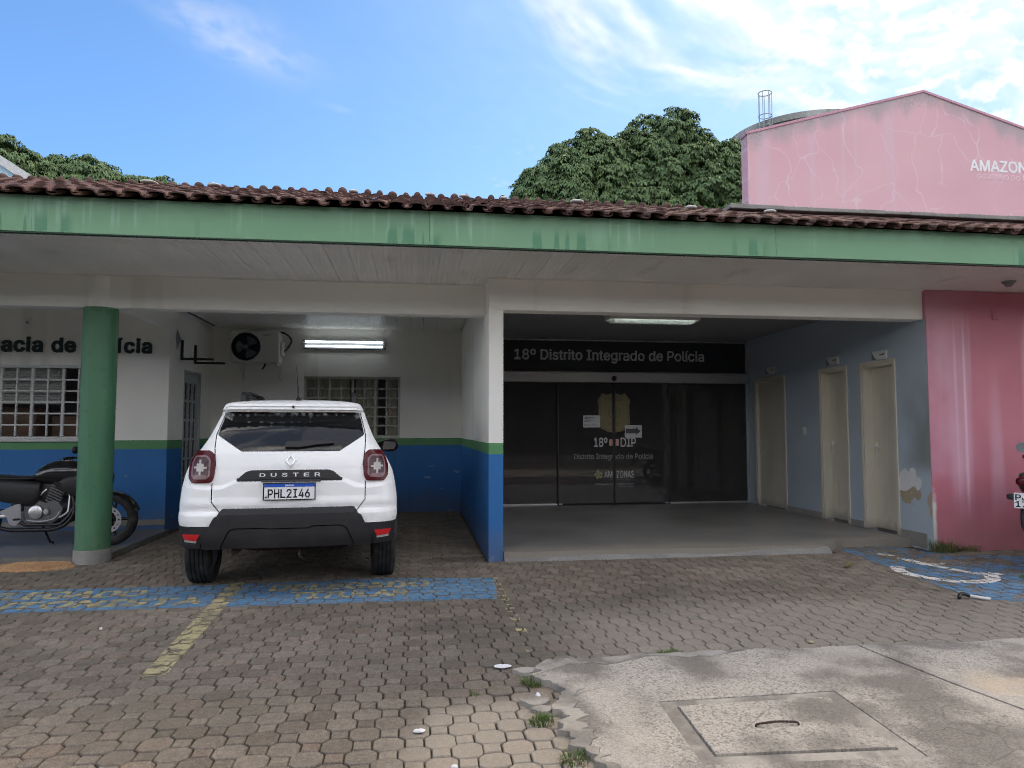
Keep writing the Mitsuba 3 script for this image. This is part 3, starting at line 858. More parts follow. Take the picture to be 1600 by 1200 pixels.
w = window(*W1, YL, 10, 6, 'steel_white', 2)
part(ps, 'sill', box(W1[0] - .05, W1[1] + .03, YL - .045, YL - .001, 1.165, 1.197, .006), 'steel_white')
part(ps, 'interior', room(-6.5, Xs - .155, YL + .16, 12.6, 0, 2.9), 'interior_wall')
for k in range(15):
    z = 2.12 - k * .033
    part(w, 'blind_slat', box(-5.6, -4.55, YL + .16, YL + .185, z - .014, z + .014), 'blind')
part(ps, 'cabinet', cat([box(-5.9, -5.0, YL + .5, YL + .9, .1, 1.62, .01), box(-4.9, -4.1, YL + .7, YL + 1.1, .1, 1.50, .01)]), 'interior_brown')  # brown boxes added to imitate the brownish reflection in the lower panes
w = window(*W2, YB + .035, 8, 6, 'steel_greenish', 2)
part(ps, 'sill', box(W2[0] - .03, W2[1] + .03, YB - .03, YB - .001, 1.172, 1.193, .004), 'steel_greenish')
part(ps, 'interior', room(-2.6, .7, YB + .16, 14.0, 0, 2.9), 'interior_wall')
for xa, xb in ((-1.75, -1.08), (-.98, -.62), (-.50, -.28)):
    xx = np.linspace(xa, xb, 60); yy = YB + .20 + .02 * np.sin(xx * 62) + .008 * np.sin(xx * 141)
    v = np.vstack([np.c_[xx, yy, np.full(60, 2.15)], np.c_[xx, yy + .006 * np.sin(xx * 30), np.full(60, 1.22)]])
    f = [[i, i + 1, 61 + i] for i in range(59)] + [[i, 61 + i, 60 + i] for i in range(59)]
    part(w, 'curtain', (v, np.array(f)), 'curtain', True)

# steel door with small panes in the carport's side wall
d = part(ps, 'steel_door', cat([box(Xs - .07, Xs + .004, DY0 + .001, DY0 + .035, -.05, DZ - .002), box(Xs - .07, Xs + .004, DY1 - .035, DY1 - .001, -.05, DZ - .002), box(Xs - .07, Xs + .004, DY0 + .036, DY1 - .036, DZ - .04, DZ - .002)]), 'steel_grey', label='grey steel door with rows of small panes')
ys, zs = np.linspace(DY0 + .10, DY1 - .10, 4), np.linspace(.10, DZ - .16, 8)
leaf = diff(box(Xs - .06, Xs - .02, DY0 + .037, DY1 - .037, .02, DZ - .042), [box(Xs - 1, Xs + 1, ys[i] + .018, ys[i + 1] - .018, zs[j] + .016, zs[j + 1] - .016) for i in range(3) for j in range(7)])
part(d, 'leaf', leaf, 'steel_grey')
for i in range(3):
    for j in range(7):
        part(d, 'pane', box(Xs - .05, Xs - .045, ys[i] + .017, ys[i + 1] - .017, zs[j] + .015, zs[j + 1] - .015), 'dark_glass')
part(d, 'handle', tube(curve([(Xs - .02, DY1 - .07, 1.02), (Xs + .035, DY1 - .07, 1.02), (Xs + .04, DY1 - .10, 1.02), (Xs + .04, DY1 - .18, 1.02)], 10), .009), 'chrome', True)

# lettering on the veranda wall
run_, tx = [], 0.0
for ch in 'Delegacia de Polícia':
    if ch == ' ': tx += .085; continue
    g = text_shape(ch, .172, True).buffer(.0055, join_style=2); b = g.bounds
    run_.append((affinity.translate(g, -b[0], 0), tx)); tx += b[2] - b[0] + .016
for g, x in run_:
    part(ps, 'letter', to_xz(extrude(affinity.translate(affinity.scale(g, 1.01, 1, origin=(0, 0)), -3.38 - (tx - x) * 1.01, 2.312), .012), YL - .0005), 'lettering_black')


# glass front of the porch
gf = part(ps, 'glass_front', cat([box(.887, 5.626, YG - .03, YG + .10, 2.262, 2.276, .002), box(.887, 5.626, YG - .03, YG + .10, 2.789, 2.81, .002), box(5.590, 5.626, YG - .02, YG + .06, .087, 2.09, .003), box(5.595, 5.626, YG - .02, YG + .06, 2.277, 2.788, .003), box(.887, 2.383, YG - .02, YG + .05, .087, .112, .003), box(4.133, 5.589, YG - .02, YG + .05, .087, .112, .003)]), 'aluminium', label='aluminium framed glass entrance front with a black sign band')
part(gf, 'header', box(.887, 5.626, YG - .085, YG + .08, 2.096, 2.261, .006), 'aluminium')
part(gf, 'sign_panel', box(.888, 5.594, YG - .005, YG + .02, 2.277, 2.788), 'sign_black', label='black sign band reading 18º Distrito Integrado de Polícia')
part(gf, 'sign_lettering', to_xz(fit_text('18º Distrito Integrado de Polícia', 1.59, 4.855, 2.475, .165, True, .003), YG - .0055), 'glass_film_grey')
GP = [(.889, 2.38, YG), (2.30, 3.235, YG - .05), (3.265, 4.21, YG - .05), (4.135, 5.589, YG)]
for i, (a, b, y) in enumerate(GP):
    part(gf, 'pane', trimesh.Trimesh([(a, y, .113), (b, y, .113), (b, y, 2.095), (a, y, 2.095)], [[0, 1, 2], [0, 2, 3]]), 'tinted_glass')
YD = YG - .053
for a, b in ((2.30, 2.325), (3.222, 3.246), (3.254, 3.278), (4.185, 4.21)):
    part(gf, 'stile', box(a, b, YD, YD + .02, .095, 2.094, .002), 'black_metal')
part(gf, 'threshold', box(2.30, 4.21, YG - .06, YG - .03, .0862, .094), 'black_metal')
part(gf, 'sensor', lathe([(0, 0), (.045, 0), (.045, .03), (.02, .06), (0, .062)], axis='y', n=20, at=(3.255, YG - .090, 2.165)), 'black_plastic', 40)
sh = [(-.5, .82), (-.36, 1.0), (-.25, .955), (0, 1.0)]
shield = np.array([(-.50, .80), (-.34, .99), (-.22, .94), (0, 1.0), (.22, .94), (.34, .99), (.50, .80), (.46, .66), (.47, .45), (.49, .25), (.40, .10), (.22, .03), (0, -.01), (-.22, .03), (-.40, .10), (-.49, .25), (-.47, .45), (-.46, .66)])
sp = Polygon(np.c_[3.255 + shield[:, 0] * .56, 1.27 + shield[:, 1] * .66]).buffer(.012).buffer(-.012)
split = sbox(3.222, 0, 3.278, 3)


def film(name, poly, material, y=YD - .001, th=.0012):
    part(gf, name, to_xz(extrude(poly, th), y), material)


film('emblem', sp.difference(split), 'glass_film_gold')
inner = [sp.buffer(-.022).difference(sp.buffer(-.030))]
arc = text_shape('POLICIA', .052); ab = arc.bounds; arc = affinity.translate(arc, 3.255 - (ab[0] + ab[2]) / 2, 1.80)
civ = text_shape('CIVIL', .048); ab = civ.bounds; civ = affinity.translate(civ, 3.255 - (ab[0] + ab[2]) / 2, 1.375)
crest = union_all([Point(3.255, 1.60).buffer(.105).difference(Point(3.255, 1.60).buffer(.09)), Polygon([(3.255 + r_ * math.sin(a_), 1.60 + r_ * math.cos(a_)) for k in range(10) for a_, r_ in [(k * math.pi / 5, .075 if k % 2 == 0 else .03)]])])
film('emblem_marks', union_all(inner + [arc, civ, crest]).difference(split), 'glass_film_gold_dark', YD - .0026)


def film_text(name, text, x0, x1, z, h, material, bold=False):
    g = text_shape(text, h, bold); b = g.bounds
    g = affinity.translate(affinity.scale(affinity.translate(g, -b[0], 0), (x1 - x0) / (b[2] - b[0]), 1, origin=(0, 0)), x0, z)
    film(name, g.difference(split), material)


film_text('door_lettering', '18º', 2.908, 3.14, 1.036, .145, 'glass_film_grey', True)
film_text('door_lettering', 'DIP', 3.362, 3.628, 1.036, .145, 'glass_film_grey', True)
film_text('door_lettering', 'Distrito Integrado de Polícia', 2.575, 3.912, .835, .085, 'glass_film_dim')
film_text('door_lettering', 'AMAZONAS', 3.085, 3.588, .522, .115, 'glass_film_grey')
film_text('door_lettering', 'GOVERNO DO ESTADO', 3.16, 3.54, .488, .018, 'glass_film_dim')
film_text('door_lettering', 'TRABALHO QUE TRANSFORMA', 2.925, 3.588, .405, .032, 'glass_film_dim')
film('door_lettering', sbox(3.33, .372, 3.59, .378), 'glass_film_dim')
petal = union_all([affinity.rotate(Polygon([(2.985, .575), (3.005, .62), (2.985, .652), (2.965, .62)]), k * 72, origin=(2.985, .575)) for k in range(5)] + [affinity.rotate(Polygon([(2.985, .60), (3.012, .635), (3.0, .66), (2.985, .63)]), 36 + k * 72, origin=(2.985, .575)) for k in range(5)])
film('flower_mark', petal, 'glass_film_green')
# what hangs and stands in the lobby behind the tinted glass
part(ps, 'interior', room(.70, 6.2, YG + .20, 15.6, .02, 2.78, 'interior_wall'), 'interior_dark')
for (x, z, a, b) in ((1.45, 1.62, .36, .27), (1.5, 1.12, .56, .42), (4.75, 1.55, .35, .30), (5.1, 1.25, .34, .62), (4.55, 1.0, .30, .34), (5.5, 1.5, .55, .62), (3.95, 1.55, .30, .22), (2.55, 1.3, .25, .7)):
    part(ps, 'notice_board', box(x, x + a, 14.2, 14.23, z, z + b, .004), 'interior_wall')
part(ps, 'counter', box(1.2, 4.4, 13.6, 14.0, .03, 1.05, .02), 'interior_brown')

# side doors of the porch
for i, (a, b, rec) in enumerate(dr_spec):
    dd = part(ps, 'wooden_door', box(5.63 + rec, 5.63 + rec + .04, a + .032, b - .032, .10, 2.095, .002), 'door_paint')
    part(dd, 'frame', cat([box(5.622, 5.775, a + .001, a + .03, .086, 2.129, .003), box(5.622, 5.775, b - .03, b - .001, .086, 2.129, .003), box(5.622, 5.775, a + .031, b - .031, 2.098, 2.129, .003)]), 'door_paint')
    part(dd, 'architrave', cat([box(5.616, 5.6295, a - .035, a + .0005, .086, 2.165, .003), box(5.616, 5.6295, b - .0005, b + .035, .086, 2.165, .003), box(5.616, 5.6295, a, b, 2.1285, 2.165, .003)]), 'door_paint')
    hy = b - .085
    hx = 5.63 + rec
    part(dd, 'handle', cat([box(hx - .006, hx, hy - .02, hy + .02, .98, 1.16, .002), tube(curve([(hx, hy, 1.09), (hx - .045, hy, 1.09), (hx - .05, hy - .03, 1.09), (hx - .05, hy - .11, 1.085)], 10), .009), lathe([(0, 0), (.014, 0), (.014, .015), (0, .016)], 'x', 12, (hx - .012, hy, 1.01))]), 'chrome', 40)
for a, b in ((7.27, 7.698), (8.382, 8.653), (9.317, 10.243)):
    part(ps, 'skirting', box(5.618, 5.6295, a, b, .0865 if a > 8 else .004, .165, .003), 'concrete')
part(ps, 'skirting', box(-9.2, Xs + .005, YL - .012, YL - .0005, .101, .17), 'concrete')

# ---------------------------------------------------------------- pink building
pk = thing('pink_building', 'pink rendered building with a gabled upper wall behind the tile roof', 'building')
part(pk, 'wall', box(5.632, 9.6, 7.17, 7.25, -.1, ZS - .002, .004), 'pink_paint', label='streaked dark pink wall beside the entrance porch')
gp = Polygon([(4.28, 4.10), (9.40, 4.10), (9.40, 5.205), (6.84, 5.935), (4.28, 5.205)])
part(pk, 'gable_wall', prism_xz(gp, 8.6, 8.78), 'gable_paint', label='faded pink gable wall with pale crack repairs')
for s in (-1, 1):
    p0, p1 = np.array([6.84, 5.95]), np.array([6.84 + s * 2.575, 5.95 - .285 * 2.575])
    part(pk, 'coping', prism_xz(Polygon([p0 + [0, .004], p1 + [0, .004], p1 - [0, .028], p0 - [0, .028]]), 8.585, 8.79), 'pink_trim')
part(pk, 'roof_sheet', trimesh.convex.convex_hull(np.array([(x, y, z) for x in (4.5, 9.4) for y, z in ((8.9, 4.05), (8.9, 4.0), (18, 3.5), (18, 3.55))])), 'ledge')
lg = []
for x0 in np.arange(3.85, 9.5, .35):
    lg.append(box(x0, min(x0 + .349, 9.5), 8.22, 8.62, 4.075 + rng.normal(0, .003), 4.125 + rng.normal(0, .004), .006))
part(pk, 'ledge', cat(lg), 'ledge', label='weathered concrete ledge at the foot of the gable wall')
part(pk, 'parapet', box(4.28, 9.5, 8.63, 8.80, 3.3, 4.10), 'ledge')
part(pk, 'lettering', to_xz(fit_text('AMAZONAS', 7.50, 8.64, 4.865, .150, True, .006), 8.5995), 'lettering_white', label='white lettering AMAZONAS on the pink gable')
part(pk, 'small_lettering', to_xz(fit_text('GOVERNO DO ESTADO', 7.60, 8.70, 4.755, .068, False, .004), 8.5995), 'lettering_faint', label='faint lettering GOVERNO DO ESTADO on the pink gable')

# ---------------------------------------------------------------- small fittings
ac = thing('air_conditioner', 'white outdoor air conditioning unit on the back wall of the carport', 'air conditioner')
ax0, ax1, az0, az1, ay0, ay1 = -2.83, -2.10, 2.345, 2.835, 11.28, 11.56
fc = np.array([-2.595, 2.59]); fr = .215
case = diff(box(ax0, ax1, ay0, ay1, az0, az1, .012), [lathe([(0, -.02), (fr, -.02), (fr, .16), (0, .16)], 'y', 48, (fc[0], ay0, fc[1]))])
part(ac, 'casing', case, 'ac_white', 30)
part(ac, 'panel', box(-2.37, ax1 - .012, ay0 - .006, ay0 + .001, az0 + .02, az1 - .02, .003), 'ac_white')
part(ac, 'badge', box(-2.345, -2.22, ay0 - .008, ay0 - .0061, 2.765, 2.78), 'plastic_grey')
part(ac, 'fan_well', lathe([(0, .12), (fr - .002, .12), (fr - .002, .002)], 'y', 40, (fc[0], ay0, fc[1])), 'ac_dark')
gr = []
for q in np.linspace(.035, fr, 8): gr.append(tube([(fc[0] + q * math.cos(t), ay0 - .004, fc[1] + q * math.sin(t)) for t in np.linspace(0, 2 * np.pi, 40)[:-1]], .0018, 4, True))
for t in np.linspace(0, 2 * np.pi, 13)[:-1]: gr.append(tube([(fc[0] + .03 * math.cos(t), ay0 - .004, fc[1] + .03 * math.sin(t)), (fc[0] + fr * math.cos(t), ay0 - .004, fc[1] + fr * math.sin(t))], .0018, 4))
part(ac, 'grille', cat(gr), 'ac_dark')
for kf in range(3):
    t0 = kf * 2 * np.pi / 3 + .4; bl = []
    for q, dy in ((.045, .0), (.10, .01), (.165, .02)):
        bl.append([(fc[0] + q * math.cos(t), ay0 + .07 + (t - t0) * .03, fc[1] + q * math.sin(t)) for t in np.linspace(t0, t0 + 1.2, 7)])
    bl = np.array(bl); v = bl.reshape(-1, 3); f = [[i * 7 + j, i * 7 + j + 1, i * 7 + 8 + j] for i in range(2) for j in range(6)] + [[i * 7 + j, i * 7 + 8 + j, i * 7 + 7 + j] for i in range(2) for j in range(6)]
    part(ac, 'fan_blade', (v, np.array(f)), 'plastic_grey', True)
part(ac, 'hub', lathe([(0, -.008), (.03, -.006), (.04, .05), (0, .05)], 'y', 24, (fc[0], ay0, fc[1])), 'plastic_grey', 40)
for bx in (-2.70, -2.14):
    part(ac, 'bracket', cat([box(bx - .015, bx + .015, 11.28, 11.64, az0 - .03, az0 - .002), box(bx - .015, bx + .015, 11.625, 11.645, az0 - .25, az0 - .031), tube([(bx, 11.33, az0 - .03), (bx, 11.63, az0 - .22)], .010, 6)]), 'plastic_white')
part(ac, 'valve_cover', box(ax1 + .001, ax1 + .05, 11.36, 11.50, 2.45, 2.68, .012), 'ac_white')
part(ac, 'pipe', tube(curve([(ax1 + .03, 11.42, 2.52), (ax1 + .11, 11.42, 2.60), (ax1 + .15, 11.46, 2.70), (ax1 + .12, 11.52, 2.76), (ax1 - .02, 11.60, 2.855), (ax1 - .14, 11.63, 2.86)], 24), .014, 8), 'black_plastic', True)
part(ac, 'drain_hose', tube([(-2.33, 11.42, 2.345), (-2.34, 11.41, 2.30), (-2.37, 11.40, 2.25)], .014, 8), 'black_plastic', True)

lp = thing('tube_lamp', 'lit twin tube fluorescent lamp on the back wall of the carport', 'lamp')
part(lp, 'batten', box(-1.80, -.49, 11.575, 11.648, 2.605, 2.755, .008), 'plastic_grey')
for z in (2.715, 2.645):
    kk = part(lp, 'tube', lathe([(0, 0), (.013, 0), (.013, 1.20), (0, 1.20)], 'x', 16, (-1.745, 11.552, z)), 'plastic_white', 40)
    scene[kk]['emitter'] = {'type': 'area', 'radiance': rgb((.14, .155, .165))}
for x in (-1.775, -.515):
    part(lp, 'end_cap', cat([box(x - .022, x + .022, 11.535, 11.574, z - .022, z + .022, .004) for z in (2.715, 2.645)]), 'plastic_white')

cl2 = thing('ceiling_lamp', 'louvred ceiling lamp box above the glass entrance', 'lamp')
part(cl2, 'housing', cat([box(2.46, 3.68, 8.80, 8.815, 2.745, 2.838), box(2.46, 3.68, 9.045, 9.06, 2.745, 2.838), box(2.46, 2.475, 8.816, 9.044, 2.745, 2.838), box(3.665, 3.68, 8.816, 9.044, 2.745, 2.838), box(2.476, 3.664, 8.816, 9.044, 2.826, 2.838)]), 'plastic_white')
for x in np.arange(2.52, 3.64, .042):
    m = box(x, x + .004, 8.82, 9.04, 2.712, 2.77); part(cl2, 'louvre_blade', m, 'louvre')
for y in (8.87, 8.99):
    kk = part(cl2, 'tube', lathe([(0, 0), (.013, 0), (.013, 1.1), (0, 1.1)], 'x', 12, (2.52, y, 2.795)), 'plastic_white', 40)
    scene[kk]['emitter'] = {'type': 'area', 'radiance': rgb((.06, .068, .066))}
part(cl2, 'side_reflector', cat([box(2.50, 3.62, 8.90, 8.906, 2.716, 2.765), box(2.50, 3.62, 8.96, 8.966, 2.716, 2.765)]), 'louvre')

for i, (y1, lab, by) in enumerate(((10.13, 'black steel L bracket nearer the front of the carport side wall', 0), (10.72, 'black steel L bracket above the grey steel door', 0))):
    b = thing('wall_bracket', lab, 'bracket', 'L brackets on the carport side wall')
    part(b, 'upright', box(Xs + .002, Xs + .034, y1 - .015, y1 + .017, 2.262, 2.535, .003), 'black_metal')
    part(b, 'arm', box(Xs + .035, Xs + .43, y1 - .015, y1 + .017, 2.262, 2.292, .003), 'black_metal')
sc = thing('wall_light', 'grey diamond shaped wall light near the corner of the carport', 'lamp')
add(sc, trimesh.convex.convex_hull(np.array([(Xs + .002, 9.90, 2.53), (Xs + .002, 10.02, 2.53), (Xs + .002, 9.96, 2.66), (Xs + .002, 9.96, 2.38), (Xs + .05, 9.96, 2.55), (Xs + .05, 9.96, 2.49)])), 'plastic_grey')

sn = thing('soffit_light', 'small grey round light under the soffit by the pink wall', 'lamp')
part(sn, 'base', lathe([(0, 0), (.065, 0), (.065, -.018), (0, -.018)], n=28, at=(6.18, 6.63, ZS - .001)), 'plastic_grey', 40)
part(sn, 'dome', lathe([(0, -.019), (.045, -.019), (.042, -.045), (.02, -.06), (0, -.062)], n=28, at=(6.18, 6.63, ZS - .001)), 'plastic_grey', 40)
ic = thing('wall_socket', 'pink painted socket plate high on the pink wall', 'socket')
part(ic, 'plate', box(6.45, 6.53, 7.155, 7.1695, 2.56, 2.66, .004), 'pink_paint'); part(ic, 'button', box(6.475, 6.505, 7.150, 7.1545, 2.59, 2.63, .002), 'pink_paint')
ic = thing('wall_socket', 'white socket plate above the black wall lettering', 'socket')
part(ic, 'plate', box(-4.94, -4.86, YL - .014, YL - .0005, 2.61, 2.735, .004), 'plastic_white'); part(ic, 'outlet', box(-4.915, -4.885, YL - .019, YL - .0145, 2.66, 2.69, .002), 'plastic_grey')
ic = thing('light_switch', 'small white light switch on the light blue porch wall', 'switch')
part(ic, 'plate', box(5.62, 5.6295, 9.69, 9.77, 1.24, 1.36, .003), 'plastic_white'); part(ic, 'rocker', box(5.615, 5.6195, 9.715, 9.745, 1.28, 1.32, .001), 'plastic_white')
for i, (y, z, lab) in enumerate(((7.975, 2.225, 'grey and white sign plate over the wooden door nearest the front'), (8.965, 2.25, 'grey and white sign plate over the middle wooden door'), (10.68, 2.26, 'grey and white sign plate over the farthest wooden door'))):
    s = thing('door_sign', lab, 'sign', 'small sign plates over the porch doors')
    part(s, 'plate', box(5.612, 5.6295, y - .135, y + .135, z - .05, z + .055, .002), 'plastic_white')
    t = np.linspace(0, 1, 12)
    sw = Polygon(np.vstack([np.c_[y + .135 - .12 * t, z - .05 + .104 * (1 - t) ** 2], [(y - .135, z - .05), (y + .135, z - .05)]])).buffer(0)
    part(s, 'swoosh', prism_yz(sw, 5.6095, 5.6118), 'plastic_grey')
    part(s, 'print', cat([box(5.6100, 5.6118, y - .10 + q, y - .10 + q + wd, z - .002, z + .016) for q, wd in ((0, .05), (.06, .022))]), 'paper_print')

pn = thing('paper_notice', 'white printed paper notice taped on the left sliding glass door', 'notice')
add(pn, to_xz(extrude(sbox(2.728, 1.352, 3.016, 1.552), .0012), YD - .005), 'paper')
part(pn, 'print', to_xz(extrude(union_all([sbox(2.745, z, 2.745 + w_, z + .008) for z, w_ in ((1.515, .17), (1.492, .11), (1.469, .15), (1.446, .10), (1.39, .22))]), .0008), YD - .0064), 'paper_print')
ar = thing('arrow_notice', 'white paper with a black arrow pointing right on the right sliding glass door', 'notice')
add(ar, to_xz(extrude(sbox(3.436, 1.183, 3.727, 1.392), .0012), YD - .005), 'paper')
part(ar, 'arrow', to_xz(extrude(Polygon([(3.452, 1.255), (3.625, 1.255), (3.625, 1.225), (3.705, 1.29), (3.625, 1.362), (3.625, 1.33), (3.452, 1.33)]), .0008), YD - .0064), 'paper_print')
for a, b, lab in ((3.168, 3.222, 'pink sticker on the door edge left of the central gap'), (3.278, 3.332, 'pink sticker on the door edge right of the central gap')):
    s = thing('pink_sticker', lab, 'sticker', 'pink stickers at the sliding doors')
    add(s, to_xz(extrude(sbox(a, 1.05, b, 1.16), .0012), YD - .005), 'sticker_pink')
# ---------------------------------------------------------------- water tank, neighbour
tk = thing('water_tank', 'round weathered concrete water tank behind the pink gable', 'water tank')
part(tk, 'shell', lathe([(0, 0), (3.25, 0), (3.25, 14.55), (3.20, 14.6), (0, 15.0)], n=72, at=(17.55, 30.0, 0)), 'tank_concrete', 40)
part(tk, 'rim', lathe([(3.252, 14.36), (3.36, 14.36), (3.36, 14.62), (3.24, 14.64)], n=72, at=(17.55, 30.0, 0)), 'tank_concrete', 40)
cg = thing('ladder_cage', 'thin steel safety cage of a ladder on top of the water tank', 'ladder')
gx, gy, gr_ = 14.62, 27.7, .27
for z in (14.15, 14.62, 15.62):
    part(cg, 'hoop', tube([(gx + gr_ * math.cos(t), gy + gr_ * math.sin(t), z) for t in np.linspace(0, 2 * np.pi, 28)[:-1]], .019, 6, True), 'steel_grey', True)
for t in np.linspace(0, 2 * np.pi, 8)[:-1]:
    part(cg, 'bar', tube([(gx + gr_ * math.cos(t + .3), gy + gr_ * math.sin(t + .3), 13.9), (gx + gr_ * math.cos(t + .3), gy + gr_ * math.sin(t + .3), 15.62)], .014, 6), 'steel_grey', True)

nb = thing('neighbour_roof', 'pale blue gable with white rake boards beyond the left end of the tile roof', 'building')
part(nb, 'gable_wall', prism_xz(Polygon([(-14, 0), (-5.2, 0), (-5.2, 4.68), (-9.6, 7.5), (-14, 4.68)]), 15.05, 15.2), 'pale_blue_metal')
for s in (-1, 1):
    a, b = np.array([-9.6, 7.64]), np.array([-9.6 + s * 4.9, 7.64 - 4.9 * .645])
    part(nb, 'rake_board', prism_xz(Polygon([a, b, b - [0, .19], a - [0, .19]]), 14.95, 15.04), 'steel_white')
    part(nb, 'roof_slope', prism_xz(Polygon([a, b, b - [0, .06], a - [0, .06]]), 15.041, 22), 'steel_white')


# ---------------------------------------------------------------- trees
def mango(label, lobes, n, seed, trunk, leaf=.185):
    r = np.random.default_rng(seed)
    tr = thing('mango_tree', label, 'tree', 'mango trees behind the police station')
    L = np.array(lobes, float); cs, rs = L[:, :3], L[:, 3]
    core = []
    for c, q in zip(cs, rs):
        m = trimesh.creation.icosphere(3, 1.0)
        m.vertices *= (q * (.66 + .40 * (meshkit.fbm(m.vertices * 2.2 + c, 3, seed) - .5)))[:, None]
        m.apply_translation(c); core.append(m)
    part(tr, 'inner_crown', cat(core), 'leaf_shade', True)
    ns = n // 16
    pk_ = r.choice(len(L), ns, p=rs ** 2 / (rs ** 2).sum())
    dv = r.normal(size=(ns, 3)) + [0, -.25, .25]; dv /= np.linalg.norm(dv, axis=1, keepdims=True)
    sub = cs[pk_] + dv * (rs[pk_] * r.uniform(.70, 1.14, ns))[:, None]
    sub = sub[(np.linalg.norm(sub[:, None] - cs[None], axis=2) / rs[None]).min(1) > .62]
    sr = r.uniform(.20, .48, len(sub))
    w_ = r.choice(len(sub), n, p=sr ** 1.6 / (sr ** 1.6).sum())
    dv = r.normal(size=(n, 3)) + [0, -.1, .45]; dv /= np.linalg.norm(dv, axis=1, keepdims=True)
    P = sub[w_] + dv * (sr[w_] * r.uniform(.75, 1.1, n))[:, None] * [1.15, 1.15, .8]
    K = 15
    ax_ = dv * .75 + [0, 0, .65]; ax_ /= np.linalg.norm(ax_, axis=1, keepdims=True)
    a = np.cross(ax_, r.normal(size=(n, 3))); a /= np.linalg.norm(a, axis=1, keepdims=True); b = np.cross(ax_, a)
    phi = (np.arange(K) * 2.4)[None] + r.uniform(0, 6.28, (n, 1)) + r.normal(0, .25, (n, K))
    out = np.cos(phi)[..., None] * a[:, None] + np.sin(phi)[..., None] * b[:, None]
    Ln = leaf * r.uniform(.7, 1.25, (n, K, 1)); lift = r.uniform(-.1, .55, (n, K, 1))
    p0 = P[:, None] + out * .015
    d1 = out * .85 + ax_[:, None] * lift; d1[..., 2] -= .10; d1 /= np.linalg.norm(d1, axis=2, keepdims=True)
    d2 = out * .55; d2[..., 2] -= r.uniform(.5, 1.1, (n, K)); d2 /= np.linalg.norm(d2, axis=2, keepdims=True)
    p1 = p0 + d1 * Ln * .5; p2 = p1 + d2 * Ln * .5
    side = np.cross(d1, ax_[:, None] + r.normal(0, .3, (n, K, 3))); side /= np.linalg.norm(side, axis=2, keepdims=True) + 1e-9
    w = Ln * .135
    V = np.stack([p0 - side * w * .3, p0 + side * w * .3, p1 + side * w, p1 - side * w, p2], 2).reshape(-1, 3)
    o = np.arange(n * K)[:, None] * 5
    F = np.vstack([o + [0, 1, 2], o + [0, 2, 3], o + [3, 2, 4]])
    part(tr, 'crown', (V, F), 'mango_leaf')
    part(tr, 'trunk', tube(curve([(trunk[0], trunk[1], -.1), (trunk[0] + .15, trunk[1], 2.5), (trunk[0] - .1, trunk[1], 5), (trunk[0] + .2, trunk[1], trunk[2])], 14), np.linspace(.42, .18, 14), 12), 'bark', True)


mango('large dark green mango tree with a domed crown left of the pink gable', [(8.7, 24.4, 11.2, 1.3), (9.6, 24.3, 11.3, 1.3), (7.6, 24.2, 10.6, 1.25), (10.9, 24.3, 10.5, 1.3), (6.6, 24.0, 9.5, 1.2), (11.6, 24.2, 9.9, 1.15), (11.9, 23.9, 8.9, 1.2), (8.2, 23.3, 9.7, 1.3), (9.8, 23.2, 9.6, 1.3), (11.0, 23.2, 9.0, 1.3), (7.2, 23.2, 8.7, 1.3), (8.8, 22.7, 8.4, 1.4), (10.4, 22.6, 7.9, 1.4), (11.8, 23.0, 7.7, 1.2), (9.2, 25, 9.2, 2.2), (10.6, 24.8, 8.6, 2.0), (7.9, 24.8, 8.6, 2.0)], 16500, 1, (9.4, 25, 9.0))
mango('smaller mango tree with a lower crown at the left side of the large domed one', [(5.0, 23.4, 9.8, 1.0), (6.0, 23.6, 10.2, 1.05), (4.3, 23.2, 8.9, 1.0), (4.0, 23.0, 8.1, 1.0), (5.4, 22.7, 9.0, 1.1), (6.5, 22.8, 9.0, 1.1), (5.0, 22.5, 8.0, 1.1), (6.3, 22.4, 7.9, 1.1), (5.6, 23.6, 8.7, 1.5)], 9500, 2, (5.4, 23.6, 9.0))
mango('mango tree with light green leaves at the left edge, above the pale blue gable', [(-13.9, 23.5, 9.05, 1.4), (-12.6, 23.3, 8.65, 1.35), (-14.6, 23.4, 7.9, 1.7), (-12.9, 22.8, 7.4, 1.5), (-11.7, 23.2, 8.1, 1.25)], 7500, 3, (-13.5, 23.5, 8.0))
mango('low mango tree with light green leaves above the left part of the tile roof', [(-10.9, 24.2, 8.6, 1.3), (-10.2, 24.0, 8.2, 1.25), (-11.5, 23.9, 8.0, 1.3), (-9.3, 24.5, 8.25, 1.05), (-8.6, 24.4, 8.25, 1.0), (-10.0, 23.6, 7.7, 1.3)], 7500, 4, (-10.3, 24, 7.6))

# ---------------------------------------------------------------- across the road (seen in the glass)
sw = thing('street_wall', 'long dark brown wall across the road, mirrored in the dark entrance glass', 'wall')
part(sw, 'wall', box(-40, 40, -15.3, -15.0, -.1, 4.9), 'street_wall_paint')
part(sw, 'coping', box(-40, 40, -15.4, -14.9, 4.901, 5.0), 'concrete')

# ---------------------------------------------------------------- white car, seen from behind
CA = math.radians(5.0)
CF, CR_ = np.array([-math.sin(CA), math.cos(CA), 0]), np.array([math.cos(CA), math.sin(CA), 0])
CO = np.array([-1.035, 6.63, 0]) - .83 * CF - .018 * CR_


def to_world(m, o=CO, r=CR_, f=CF):
    if not isinstance(m, trimesh.Trimesh): m = trimesh.Trimesh(m[0], m[1], process=False)
    v = np.asarray(m.vertices)
    return trimesh.Trimesh(o + v[:, :1] * r * .982 + v[:, 1:2] * f + v[:, 2:] * [0, 0, 1.0], m.faces, process=False)


